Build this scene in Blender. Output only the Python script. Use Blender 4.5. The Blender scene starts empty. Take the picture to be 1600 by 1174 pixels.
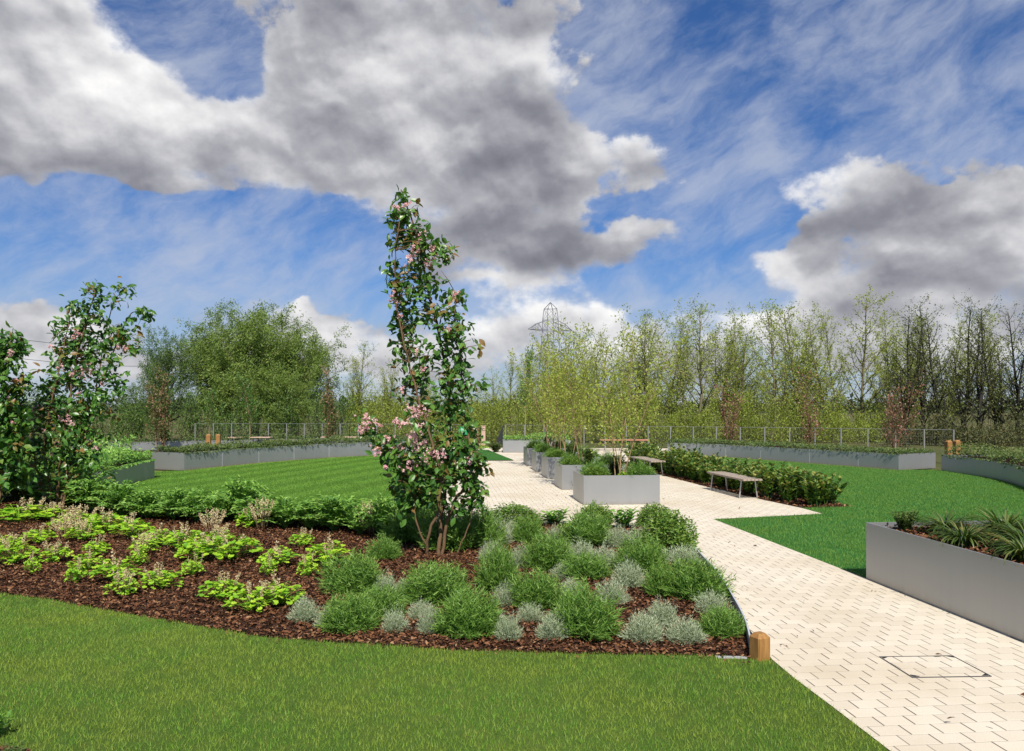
import bpy, bmesh, math, random
import numpy as np
from mathutils import Vector

SC = bpy.context.scene
COL = SC.collection
R = math.radians
PI = math.pi

# ------------------------------------------------------------------ camera
F, HOR, H = 1200.0, 635.0, 2.0           # focal length in photo pixels, horizon row, eye height
cam_d = bpy.data.cameras.new('camera')
cam_d.sensor_width = 36.0
cam_d.lens = 27.0
cam_d.shift_y = 0.03
cam_d.clip_end = 6000
cam = bpy.data.objects.new('camera', cam_d)
COL.objects.link(cam)
cam.location = (0, 0, H)
cam.rotation_euler = (R(90), 0, 0)
SC.camera = cam

# ------------------------------------------------------------------ exposure
SC.view_settings.view_transform = 'Standard'
SC.view_settings.look = 'None'
SC.view_settings.gamma = 1
SC.view_settings.exposure = 0.6

# ------------------------------------------------------------------ sun
SUN_EL, SUN_AZ = R(50), R(172)           # azimuth from +Y towards +X: behind the camera, a little to its right
sun_d = bpy.data.lights.new('sun', 'SUN')
sun_d.energy = 4.2
sun_d.angle = R(0.5)
sun_d.color = (1.0, 0.94, 0.85)
sun = bpy.data.objects.new('sun', sun_d)
COL.objects.link(sun)
sv = Vector((math.sin(SUN_AZ) * math.cos(SUN_EL), math.cos(SUN_AZ) * math.cos(SUN_EL), math.sin(SUN_EL)))
sun.rotation_euler = sv.to_track_quat('Z', 'Y').to_euler()
sun.location = (0, -10, 20)


# ------------------------------------------------------------------ node helpers
class NT:
    def __init__(s, tree):
        s.t = tree
        s.n = tree.nodes
        s.l = tree.links

    def new(s, typ, **kw):
        nd = s.n.new(typ)
        for k, v in kw.items():
            setattr(nd, k, v)
        return nd

    def put(s, sock, v):
        if isinstance(v, bpy.types.NodeSocket):
            s.l.new(v, sock)
        elif v is not None:
            sock.default_value = v

    def m(s, op, a, b=None, c=None, clamp=False):
        nd = s.n.new('ShaderNodeMath')
        nd.operation = op
        nd.use_clamp = clamp
        s.put(nd.inputs[0], a)
        if b is not None: s.put(nd.inputs[1], b)
        if c is not None: s.put(nd.inputs[2], c)
        return nd.outputs[0]

    def v(s, op, a, b=None):
        nd = s.n.new('ShaderNodeVectorMath')
        nd.operation = op
        s.put(nd.inputs[0], a)
        if b is not None: s.put(nd.inputs[1], b)
        return nd.outputs['Value'] if op in ('DOT_PRODUCT', 'LENGTH') else nd.outputs[0]

    def comb(s, x, y, z):
        nd = s.n.new('ShaderNodeCombineXYZ')
        for i, q in enumerate((x, y, z)): s.put(nd.inputs[i], q)
        return nd.outputs[0]

    def sep(s, v):
        nd = s.n.new('ShaderNodeSeparateXYZ')
        s.put(nd.inputs[0], v)
        return nd.outputs

    def noise(s, vec, scale=5., detail=4., rough=.5, dist=0., col=False):
        nd = s.n.new('ShaderNodeTexNoise')
        if vec is not None: s.put(nd.inputs['Vector'], vec)
        nd.inputs['Scale'].default_value = scale
        nd.inputs['Detail'].default_value = detail
        nd.inputs['Roughness'].default_value = rough
        nd.inputs['Distortion'].default_value = dist
        return nd.outputs['Color' if col else 'Fac']

    def ss(s, x, a, b):
        nd = s.n.new('ShaderNodeMapRange')
        nd.interpolation_type = 'SMOOTHSTEP'
        s.put(nd.inputs['Value'], x)
        nd.inputs['From Min'].default_value = a
        nd.inputs['From Max'].default_value = b
        return nd.outputs['Result']

    def mix(s, f, a, b, typ='MIX'):
        nd = s.n.new('ShaderNodeMix')
        nd.data_type = 'RGBA'
        nd.blend_type = typ
        s.put(nd.inputs[0], f)
        for i, q in ((6, a), (7, b)):
            s.put(nd.inputs[i], q if isinstance(q, bpy.types.NodeSocket) else (*q, 1) if len(q) == 3 else q)
        return nd.outputs[2]

    def ramp(s, f, stops):
        nd = s.n.new('ShaderNodeValToRGB')
        el = nd.color_ramp.elements
        while len(el) < len(stops): el.new(0.5)
        for e, (p, c) in zip(el, stops):
            e.position = p
            e.color = (*c, 1)
        s.put(nd.inputs[0], f)
        return nd.outputs[0]


# ------------------------------------------------------------------ world: Nishita sky with procedural clouds set in world directions
world = bpy.data.worlds.new('World')
SC.world = world
world.use_nodes = True
world.cycles.sampling_method = 'MANUAL'
world.cycles.sample_map_resolution = 256
W = NT(world.node_tree)
W.n.clear()
w_out = W.new('ShaderNodeOutputWorld')
bg = W.new('ShaderNodeBackground')
bg.inputs['Strength'].default_value = 0.060
W.l.new(bg.outputs[0], w_out.inputs[0])
sky = W.new('ShaderNodeTexSky', sky_type='NISHITA', sun_disc=False, sun_elevation=SUN_EL, sun_rotation=SUN_AZ)
sky.air_density, sky.dust_density, sky.ozone_density = 1.0, 0.3, 3.0


def cloud_sky():
    d = W.v('NORMALIZE', W.new('ShaderNodeTexCoord').outputs['Generated'])
    x, y, z = W.sep(d)
    az = W.m('ARCTAN2', x, y)
    el = W.m('ARCSINE', z)
    p0 = W.comb(az, el, 0.0)
    pc = W.v('MULTIPLY', p0, (1.0, 1.3, 1))
    wn = W.noise(pc, 5.5, 4, .58, 0, True)
    wv = W.v('MULTIPLY', W.v('SUBTRACT', wn, (.5, .5, .5)), (.17, .12, 0))
    p = W.v('ADD', p0, wv)

    def a_e(px, py):
        u, v = (px - 800) / F, (HOR - py) / F
        return math.atan2(u, 1), math.atan2(v, math.hypot(1, u))
    # banks of cumulus: place in the sky, extent, weight (negative: a gap), shade (-: dark underside, +: sunlit)
    B = [(40, 50, 150, 110, .95, .10), (20, 200, 150, 70, .85, -.22), (160, 95, 60, 40, .5, .22), (210, 150, 110, 50, .8, .16), (330, 200, 150, 60, .9, .12), (120, 235, 130, 40, .7, -.05),
         (520, 50, 150, 90, .8, .18), (700, 90, 170, 110, .95, -.10), (560, 190, 120, 60, .85, .15), (650, 270, 110, 55, .9, .20), (790, 230, 120, 80, .9, -.10), (800, 350, 150, 70, .9, -.22),
         (660, 390, 90, 45, .75, -.30), (900, 392, 120, 36, .95, -.22), (985, 365, 52, 28, .7, .42), (900, 240, 70, 60, .75, .40), (1000, 245, 90, 45, .65, .12), (480, 260, 90, 35, .6, -.1),
         (850, 40, 90, 80, .55, .18), (310, 65, 75, 70, -1.2, 0), (390, 110, 40, 35, -.5, 0), (1010, 315, 80, 22, -.6, 0), (905, 330, 50, 20, -.5, 0),
         (330, 360, 230, 55, -.9, 0), (520, 430, 110, 50, -.7, 0), (60, 345, 190, 60, -.6, 0), (330, 296, 50, 18, .75, .1), (460, 345, 45, 25, .75, .05), (215, 290, 40, 14, .5, .1),
         (1255, 258, 60, 30, .85, .28), (1340, 265, 65, 42, .85, .22), (1370, 325, 80, 45, .85, -.18), (1450, 400, 130, 50, 1.0, -.22), (1480, 330, 60, 35, .3, .1),
         (1565, 310, 85, 36, .85, .22), (1560, 385, 90, 34, .8, .20), (1500, 350, 40, 22, .3, -.2), (1245, 398, 62, 28, 1.0, .22), (1320, 455, 90, 30, .6, -.10), (1560, 455, 140, 40, .7, -.12),
         (1215, 330, 75, 28, -1.0, 0), (1120, 360, 80, 130, -.8, 0), (1180, 120, 330, 130, -.65, 0), (1500, 150, 190, 100, -.75, 0), (1440, 290, 30, 25, -.5, 0),
         (40, 492, 80, 32, .9, .35), (120, 525, 110, 24, .6, -.05), (475, 478, 22, 30, .9, .45), (520, 515, 50, 26, .9, .30), (410, 505, 70, 26, .6, .10), (300, 490, 60, 16, .4, -.05),
         (760, 445, 130, 16, .7, .12), (760, 505, 80, 34, .9, .40), (770, 485, 30, 14, -.1, -.4), (900, 500, 60, 22, .6, -.05), (960, 520, 60, 24, .8, .40), (1170, 505, 100, 24, .8, .42), (1400, 530, 260, 30, .8, .30), (1300, 490, 60, 20, .5, .05),
         (640, 560, 300, 34, .55, .12), (250, 550, 250, 32, .5, .05), (1200, 560, 500, 30, .4, .10), (560, 465, 50, 10, .4, .05)]
    dens = None
    shade = None
    for px, py, rx, ry, wt, sh in B:
        a, e = a_e(px, py)
        q = W.v('MULTIPLY', W.v('SUBTRACT', p, (a, e, 0)), (F / rx * .93, F / ry, 0))
        g = W.m('POWER', 2.71828, W.m('MULTIPLY', W.v('DOT_PRODUCT', q, q), -1.0))
        dens = W.m('MULTIPLY_ADD', g, wt if wt > 0 else wt * .78, dens if dens is not None else 0.0)
        if wt > 0:
            qy = W.sep(q)[1]
            s_ = W.m('MULTIPLY', g, W.m('MULTIPLY_ADD', qy, .16 * wt, sh * 1.0))
            shade = W.m('ADD', s_, shade) if shade is not None else s_

    wq = W.v('MULTIPLY', W.v('SUBTRACT', W.noise(pc, 16, 3, .55, 0, True), (.5, .5, .5)), (.05, .04, 0))

    def puffs(off, scale, det):
        vo = W.new('ShaderNodeTexVoronoi', voronoi_dimensions='2D', feature='SMOOTH_F1')
        W.put(vo.inputs['Vector'], W.v('ADD', W.v('ADD', pc, wq), off))
        vo.inputs['Scale'].default_value = scale
        vo.inputs['Detail'].default_value = det
        vo.inputs['Roughness'].default_value = .55
        vo.inputs['Smoothness'].default_value = .6
        return vo.outputs['Distance']
    v1 = puffs((0, 0, 0), 7.5, 1.5)
    v2 = puffs((.004, .02, 0), 7.5, 1.5)
    n1 = W.noise(pc, 6.5, 9, .58, 0)
    n0 = W.noise(W.v('ADD', pc, (5., 2., 0)), 5.2, 4, .47, .3)
    n3 = W.noise(W.v('ADD', pc, (3., 1., 0)), 22.0, 5, .6, 0)
    n4 = W.noise(W.v('ADD', pc, (3.002, 1.010, 0)), 22.0, 4, .6, 0)
    D = W.m('ADD', dens, W.m('MULTIPLY', W.m('SUBTRACT', n1, .5), 3.1))
    D = W.m('ADD', D, W.m('MULTIPLY', W.m('SUBTRACT', .42, v1), .55))
    D = W.m('ADD', D, W.m('MULTIPLY', W.m('SUBTRACT', n3, .5), 1.15))
    soft = W.ss(n0, .40, .62)                     # some rims are crisp, some fray out
    cov = W.m('ADD', W.m('MULTIPLY', W.ss(D, .0, .75), soft), W.m('MULTIPLY', W.ss(D, .18, .50), W.m('SUBTRACT', 1.0, soft)))
    emb = W.m('ADD', W.m('MULTIPLY', W.m('SUBTRACT', v2, v1), 1.0), W.m('MULTIPLY', W.m('SUBTRACT', n3, n4), .60))
    emb = W.m('ADD', emb, W.m('MULTIPLY', W.m('SUBTRACT', n0, .5), 1.9))
    edge = W.m('MULTIPLY', W.ss(D, 1.1, .35), .16)
    br = W.m('ADD', W.m('ADD', W.m('ADD', .36, shade), emb), edge)
    br = W.m('MULTIPLY_ADD', br, .66, .20, clamp=True)
    ccol = W.ramp(br, [(0.0, (1.9, 1.95, 2.35)), (.25, (3.0, 3.05, 3.5)), (.5, (4.9, 4.95, 5.35)), (.75, (8.0, 8.0, 8.2)), (1.0, (11.2, 11.1, 11.0))])
    # high cirrus drawn out in streaks
    rot = W.new('ShaderNodeVectorRotate', rotation_type='Z_AXIS')
    W.l.new(p0, rot.inputs['Vector'])
    rot.inputs['Angle'].default_value = R(-24)
    wob = W.v('MULTIPLY', W.v('SUBTRACT', W.noise(p0, 4., 5, .55, 0, True), (.5, .5, .5)), (.14, .10, 0))
    cv = W.v('MULTIPLY', W.v('ADD', rot.outputs[0], wob), (2.6, 5.0, 1))
    c1 = W.noise(cv, 2.2, 8, .62, 0)
    c2 = W.noise(W.v('MULTIPLY', W.v('ADD', rot.outputs[0], wob), (12, 44, 1)), 2.0, 5, .6)
    ci = W.m('MULTIPLY', W.ss(W.m('MULTIPLY_ADD', W.m('SUBTRACT', c2, .5), .10, c1), .31, .72), .70)
    blue = W.mix(1.0, sky.outputs[0], (.40, .70, 1.10), 'MULTIPLY')
    low = W.ss(el, .20, .02)
    blue = W.mix(W.m('MULTIPLY', low, .55), blue, (5.7, 5.9, 6.4))
    c = W.mix(ci, blue, (5.9, 6.4, 7.6))
    c = W.mix(cov, c, ccol)
    W.l.new(c, bg.inputs['Color'])


cloud_sky()

# ------------------------------------------------------------------ placing: a photo pixel of the ground turned into a real point
def at(px, py, z=0.0):
    D = F * (H - z) / (py - HOR)
    return ((px - 800) / F * D, D)


def xat(px, D): return (px - 800) / F * D
def zat(py, D): return H - (py - HOR) * D / F


AX = R(5.4)                                # the garden's grid is turned a little from the view
U = np.array((math.cos(AX), math.sin(AX)))
VV = np.array((-math.sin(AX), math.cos(AX)))


# ------------------------------------------------------------------ materials
def mat(name):
    m = bpy.data.materials.new(name)
    m.use_nodes = True
    t = NT(m.node_tree)
    b = next(n for n in m.node_tree.nodes if n.type == 'BSDF_PRINCIPLED')
    o = next(n for n in m.node_tree.nodes if n.type == 'OUTPUT_MATERIAL')
    return m, t, b, o


def leaf_mat(name, cols, rough=.5, trans=.28, spec=.35):
    m, t, b, o = mat(name)
    at_ = t.new('ShaderNodeAttribute', attribute_name='rnd')
    n = len(cols)
    c = t.ramp(at_.outputs['Fac'], [(i / (n - 1), q) for i, q in enumerate(cols)])
    t.put(b.inputs['Base Color'], c)
    b.inputs['Roughness'].default_value = rough
    b.inputs['Specular IOR Level'].default_value = spec
    tr = t.new('ShaderNodeBsdfTranslucent')
    t.put(tr.inputs[0], t.mix(1.0, c, (1.25, 1.3, .7), 'MULTIPLY'))
    mx = t.new('ShaderNodeMixShader')
    mx.inputs[0].default_value = trans
    t.l.new(b.outputs[0], mx.inputs[1])
    t.l.new(tr.outputs[0], mx.inputs[2])
    t.l.new(mx.outputs[0], o.inputs[0])
    return m


def plain(name, col, rough=.6, var=.15, scale=6., metal=0., bump=0., spec=.5):
    m, t, b, o = mat(name)
    tc = t.new('ShaderNodeTexCoord').outputs['Object']
    n = t.noise(tc, scale, 6, .6)
    c = t.mix(n, tuple(q * (1 - var) for q in col), tuple(min(1, q * (1 + var)) for q in col))
    t.put(b.inputs['Base Color'], c)
    b.inputs['Roughness'].default_value = rough
    b.inputs['Metallic'].default_value = metal
    b.inputs['Specular IOR Level'].default_value = spec
    if bump:
        bp = t.new('ShaderNodeBump')
        bp.inputs['Strength'].default_value = bump
        bp.inputs['Distance'].default_value = .01
        t.put(bp.inputs['Height'], t.noise(tc, scale * 6, 4, .6))
        t.l.new(bp.outputs[0], b.inputs['Normal'])
    return m


def wood_mat(name, c1, c2, stretch=(2, 30, 30), rough=.65):
    m, t, b, o = mat(name)
    tc = t.new('ShaderNodeTexCoord').outputs['Object']
    n = t.noise(t.v('MULTIPLY', tc, stretch), 2.0, 6, .6, .6)
    n2 = t.noise(tc, 3.0, 3, .5)
    c = t.mix(t.ss(n, .3, .7), c1, c2)
    c = t.mix(t.m('MULTIPLY', n2, .35), c, tuple(q * .6 for q in c1))
    t.put(b.inputs['Base Color'], c)
    b.inputs['Roughness'].default_value = rough
    bp = t.new('ShaderNodeBump')
    bp.inputs['Strength'].default_value = .3
    bp.inputs['Distance'].default_value = .004
    t.put(bp.inputs['Height'], n)
    t.l.new(bp.outputs[0], b.inputs['Normal'])
    return m


def steel_mat(name, col, rough=.4, streak=.10, metal=0.):
    """powder coated steel sheet: faint weather streaks and dirt low down"""
    m, t, b, o = mat(name)
    tc = t.new('ShaderNodeTexCoord').outputs['Object']
    s1 = t.noise(t.v('MULTIPLY', tc, (7, 7, .5)), 1.6, 5, .6)
    s2 = t.noise(tc, 1.3, 4, .5)
    f = t.m('ADD', t.m('MULTIPLY', t.m('SUBTRACT', s1, .5), streak * 1.6), t.m('MULTIPLY', t.m('SUBTRACT', s2, .5), streak))
    z = t.sep(tc)[2]
    splash = t.m('MULTIPLY', t.ss(t.m('MULTIPLY_ADD', s1, .12, z), .16, .05), .35)
    c = t.mix(t.m('ADD', .5, f, clamp=True), tuple(q * .72 for q in col), tuple(q * 1.28 for q in col))
    c = t.mix(splash, c, (.26, .22, .16))
    t.put(b.inputs['Base Color'], c)
    t.put(b.inputs['Roughness'], t.m('MULTIPLY_ADD', s2, .2, rough - .1))
    b.inputs['Specular IOR Level'].default_value = .45
    b.inputs['Metallic'].default_value = metal
    return m


def paving_mat():
    m, t, b, o = mat('block_paving')
    pos = t.new('ShaderNodeNewGeometry').outputs['Position']
    rot = t.new('ShaderNodeVectorRotate', rotation_type='Z_AXIS')
    t.l.new(pos, rot.inputs['Vector'])
    rot.inputs['Angle'].default_value = -AX
    x, y, z = t.sep(rot.outputs[0])
    y = t.m('ADD', y, t.m('MULTIPLY', t.m('SUBTRACT', t.noise(pos, 9, 2), .5), .012))
    BW, BH = .205, .138
    ry = t.m('DIVIDE', y, BH)
    row = t.m('FLOOR', ry)
    fy = t.m('FRACT', ry)
    jit = t.new('ShaderNodeTexWhiteNoise', noise_dimensions='1D')
    t.put(jit.inputs['W'], row)
    rx = t.m('ADD', t.m('DIVIDE', x, BW), t.m('MULTIPLY_ADD', row, .5, t.m('MULTIPLY', jit.outputs[0], .10)))
    bx = t.m('FLOOR', rx)
    fx = t.m('FRACT', rx)
    dx = t.m('MULTIPLY', t.m('MINIMUM', fx, t.m('SUBTRACT', 1.0, fx)), BW)
    dy = t.m('MULTIPLY', t.m('MINIMUM', fy, t.m('SUBTRACT', 1.0, fy)), BH)
    wn = t.new('ShaderNodeTexWhiteNoise', noise_dimensions='2D')
    t.put(wn.inputs['Vector'], t.comb(bx, row, 0))
    ec = t.new('ShaderNodeTexWhiteNoise', noise_dimensions='2D')
    t.put(ec.inputs['Vector'], t.comb(t.m('ROUND', rx), row, 7))
    jw = t.m('MULTIPLY_ADD', ec.outputs[0], .55, .42)
    jx = t.m('MULTIPLY', t.ss(dx, .0066, .0034), jw)
    brk = t.ss(t.noise(pos, 5.0, 3), .42, .6)
    jy = t.m('MULTIPLY', t.ss(dy, .0042, .0014), t.m('MULTIPLY', brk, .32))
    j = t.m('MAXIMUM', jx, jy)
    big = t.noise(pos, .55, 5, .55)
    fine = t.noise(pos, 160, 3, .7)
    base = t.mix(wn.outputs[0], (.575, .52, .42), (.66, .605, .495))
    base = t.mix(t.m('MULTIPLY', t.ss(big, .42, .72), .45), base, (.43, .34, .22))
    base = t.mix(t.m('MULTIPLY', t.ss(fine, .35, .75), .5), base, (.40, .32, .22))
    spots = t.ss(t.noise(pos, 28, 2), .72, .78)
    base = t.mix(t.m('MULTIPLY', spots, .35), base, (.3, .23, .15))
    c = t.mix(j, base, (.05, .038, .028))
    t.put(b.inputs['Base Color'], c)
    b.inputs['Roughness'].default_value = .85
    b.inputs['Specular IOR Level'].default_value = .2
    bp = t.new('ShaderNodeBump')
    bp.inputs['Strength'].default_value = .5
    bp.inputs['Distance'].default_value = .004
    hgt = t.m('MINIMUM', t.ss(dx, 0, .008), t.ss(dy, 0, .008))
    t.put(bp.inputs['Height'], t.m('ADD', hgt, t.m('MULTIPLY', fine, .35)))
    t.l.new(bp.outputs[0], b.inputs['Normal'])
    return m


def ground_mat(name, ca, cb, cc, s1=.35, s2=3.5, bump=.6, stripes=None):
    m, t, b, o = mat(name)
    pos = t.new('ShaderNodeNewGeometry').outputs['Position']
    n1 = t.noise(pos, s1, 5, .6)
    n2 = t.noise(pos, s2, 6, .65)
    n3 = t.noise(pos, s2 * 12, 4, .7)
    c = t.mix(t.ss(n1, .35, .68), ca, cb)
    c = t.mix(t.m('MULTIPLY', t.ss(n2, .45, .75), .6), c, cc)
    c = t.mix(t.m('MULTIPLY', n3, .45), c, tuple(q * .45 for q in ca))
    t.put(b.inputs['Base Color'], c)
    b.inputs['Roughness'].default_value = .9
    b.inputs['Specular IOR Level'].default_value = .1
    bp = t.new('ShaderNodeBump')
    bp.inputs['Strength'].default_value = bump
    bp.inputs['Distance'].default_value = .03
    t.put(bp.inputs['Height'], n3)
    t.l.new(bp.outputs[0], b.inputs['Normal'])
    return m


def blade_mat(name, cols, patch, trans=.35, pscale=1.1, stripes=None):
    """grass blades: each its own green, and drier or lusher patches across the lawn"""
    m, t, b, o = mat(name)
    r_ = t.new('ShaderNodeAttribute', attribute_name='rnd').outputs['Fac']
    n = len(cols)
    pos = t.new('ShaderNodeNewGeometry').outputs['Position']
    pn = t.noise(pos, pscale, 5, .6)
    c = t.ramp(r_, [(i / (n - 1), q) for i, q in enumerate(cols)])
    c = t.mix(t.m('MULTIPLY', t.ss(pn, .40, .64), .85), c, patch)
    pd = t.noise(pos, pscale * 2.3, 4, .6)
    c = t.mix(t.m('MULTIPLY', t.ss(pd, .55, .72), .38), c, (.035, .12, .022))
    if stripes:
        ang, wid, amt = stripes
        x, y, z = t.sep(pos)
        s = t.m('ADD', t.m('MULTIPLY', x, math.cos(ang)), t.m('MULTIPLY', y, math.sin(ang)))
        s = t.m('SINE', t.m('MULTIPLY', s, PI / wid))
        c = t.mix(t.m('MULTIPLY', t.ss(s, -.6, .6), amt), c, tuple(q * 1.7 for q in patch))
    t.put(b.inputs['Base Color'], c)
    b.inputs['Roughness'].default_value = .55
    b.inputs['Specular IOR Level'].default_value = .25
    tr = t.new('ShaderNodeBsdfTranslucent')
    t.put(tr.inputs[0], c)
    mx = t.new('ShaderNodeMixShader')
    mx.inputs[0].default_value = trans
    t.l.new(b.outputs[0], mx.inputs[1])
    t.l.new(tr.outputs[0], mx.inputs[2])
    t.l.new(mx.outputs[0], o.inputs[0])
    return m


M = {}
M['paving'] = paving_mat()
M['lawn_front'] = ground_mat('lawn_soil_front', (.060, .11, .018), (.085, .14, .024), (.13, .155, .03))
M['lawn_right'] = ground_mat('lawn_soil_right', (.030, .12, .025), (.038, .14, .028), (.050, .15, .03))
M['lawn_left'] = ground_mat('lawn_soil_left', (.06, .14, .018), (.075, .165, .022), (.09, .18, .026))
M['meadow'] = ground_mat('meadow', (.070, .085, .025), (.12, .105, .045), (.17, .13, .07), .05, .6)
M['soil'] = ground_mat('bark_soil', (.040, .020, .012), (.060, .030, .016), (.020, .012, .008), 1.2, 9)
M['chips'] = leaf_mat('bark_chip', [(.018, .010, .006), (.062, .025, .012), (.14, .056, .024), (.21, .105, .048), (.42, .27, .15)], .75, 0.0, .2)
M['g_front'] = blade_mat('grass_front', [(.100, .245, .026), (.155, .325, .038), (.220, .370, .050), (.36, .40, .085)], (.29, .375, .052))
M['g_right'] = blade_mat('grass_right', [(.060, .205, .038), (.100, .280, .050), (.155, .325, .060), (.25, .36, .07)], (.17, .305, .050), .35, 1.5)
M['g_left'] = blade_mat('grass_left', [(.120, .270, .034), (.150, .315, .042), (.190, .335, .048)], (.165, .30, .042), .35, .5, (R(-17), .55, .22))
M['planter'] = steel_mat('grey_coated_steel', (.375, .38, .38), .40, metal=.62)
M['edging'] = steel_mat('galvanised_steel', (.42, .44, .48), .4)
M['strip'] = plain('bare_soil', (.20, .13, .075), .9, .4, 8, 0, .4, .1)
M['post_steel'] = plain('fence_steel', (.20, .21, .20), .55, .1, 4)
M['wire'] = plain('fence_wire', (.10, .105, .095), .6, .1, 4)
M['pylon'] = plain('hazed_pylon_steel', (.17, .185, .21), .6, .1, 1)  # steel grey lightened: distance haze put into the colour
M['oak'] = wood_mat('golden_oak', (.24, .11, .025), (.38, .20, .055), (30, 30, 3))
M['slat'] = wood_mat('weathered_slat', (.30, .235, .18), (.45, .37, .29), (30, 3, 30))
M['redwood'] = wood_mat('red_brown_timber', (.42, .17, .10), (.56, .27, .17), (3, 30, 30))
M['palewood'] = wood_mat('pale_timber', (.50, .33, .24), (.60, .43, .33), (3, 30, 30))
M['bench_steel'] = plain('brushed_bench_steel', (.42, .42, .41), .38, .1, 8, .5)
M['dark'] = plain('dark_metal', (.02, .022, .022), .5, .2, 5)
M['bark_cherry'] = plain('cherry_bark', (.15, .092, .05), .8, .45, 14, 0, .6, .2)
M['bark_tan'] = plain('tan_bark', (.30, .205, .115), .8, .3, 12, 0, .4, .2)
M['bark_alder'] = plain('alder_bark', (.15, .13, .075), .85, .35, 9, 0, .4, .2)
M['bark_dark'] = plain('dark_bark', (.035, .032, .026), .85, .35, 9, 0, .4, .2)
M['bark_olive'] = plain('olive_bark', (.13, .115, .05), .85, .35, 9, 0, .4, .2)
M['sign_green'] = plain('sign_green', (.02, .33, .11), .4, .05, 3)
M['white'] = plain('white_paint', (.78, .78, .76), .5, .05, 3)
M['leaf_cherry'] = leaf_mat('cherry_leaf', [(.022, .080, .012), (.045, .130, .018), (.080, .195, .026), (.125, .24, .036), (.22, .13, .04)], .38, .25, .5)
M['blossom'] = leaf_mat('pink_blossom', [(.62, .27, .35), (.76, .42, .49), (.84, .58, .62), (.88, .74, .74)], .6, .3, .2)
M['leaf_red'] = leaf_mat('reddish_leaf', [(.10, .10, .03), (.17, .08, .045), (.32, .14, .11), (.45, .24, .20), (.09, .12, .025)], .5, .3)
M['leaf_rosy'] = leaf_mat('young_crab_leaf', [(.05, .10, .02), (.08, .14, .025), (.12, .14, .035), (.40, .22, .15), (.07, .12, .02)], .5, .3)
M['lav'] = leaf_mat('silver_leaf', [(.19, .25, .145), (.27, .335, .20), (.37, .43, .275), (.48, .53, .36)], .6, .2)
M['rosemary'] = leaf_mat('feathery_leaf', [(.052, .14, .022), (.095, .215, .034), (.155, .29, .046), (.23, .34, .075)], .5, .25)
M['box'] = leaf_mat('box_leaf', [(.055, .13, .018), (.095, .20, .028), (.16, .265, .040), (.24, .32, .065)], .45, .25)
M['heuchera'] = leaf_mat('lime_leaf', [(.12, .31, .015), (.22, .44, .022), (.35, .55, .028), (.48, .62, .055)], .5, .32)
M['spike'] = leaf_mat('cream_flower', [(.42, .31, .16), (.58, .47, .27), (.72, .63, .42), (.60, .46, .30)], .7, .25)
M['fern'] = leaf_mat('perennial_leaf', [(.065, .17, .034), (.12, .27, .046), (.20, .38, .062), (.32, .48, .10)], .5, .28)
M['laurel'] = leaf_mat('laurel_leaf', [(.035, .095, .016), (.060, .140, .022), (.10, .190, .03), (.21, .25, .05), (.30, .28, .07)], .28, .22, .5)
M['strap'] = leaf_mat('strap_leaf', [(.030, .070, .014), (.060, .115, .020), (.11, .155, .034), (.24, .21, .075)], .4, .25, .5)
M['cover'] = leaf_mat('ground_cover_leaf', [(.035, .075, .016), (.060, .110, .022), (.105, .150, .03), (.15, .17, .05)], .5, .25)
M['alder'] = leaf_mat('alder_leaf', [(.17, .23, .032), (.25, .32, .046), (.34, .40, .068), (.45, .47, .12)], .5, .38)
M['alder_dark'] = leaf_mat('dark_alder_leaf', [(.075, .105, .022), (.115, .15, .030), (.17, .20, .042), (.27, .27, .08)], .5, .3)
M['willow'] = leaf_mat('willow_leaf', [(.085, .155, .026), (.135, .22, .040), (.195, .275, .055), (.27, .32, .08)], .5, .33)
M['willow_dark'] = leaf_mat('dark_tree_leaf', [(.045, .10, .020), (.075, .15, .028), (.115, .19, .036), (.16, .22, .05)], .5, .28)
M['scrub'] = leaf_mat('scrub_leaf', [(.14, .20, .028), (.20, .27, .036), (.27, .325, .05), (.36, .38, .08)], .5, .35)
M['scrub_dark'] = leaf_mat('undergrowth_leaf', [(.03, .045, .014), (.060, .080, .020), (.11, .11, .035), (.18, .13, .06)], .6, .2)
M['far'] = leaf_mat('far_wood_leaf', [(.030, .050, .022), (.045, .066, .026), (.065, .085, .03)], .7, .1)

# ------------------------------------------------------------------ geometry helpers
rng = np.random.default_rng(11)


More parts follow.
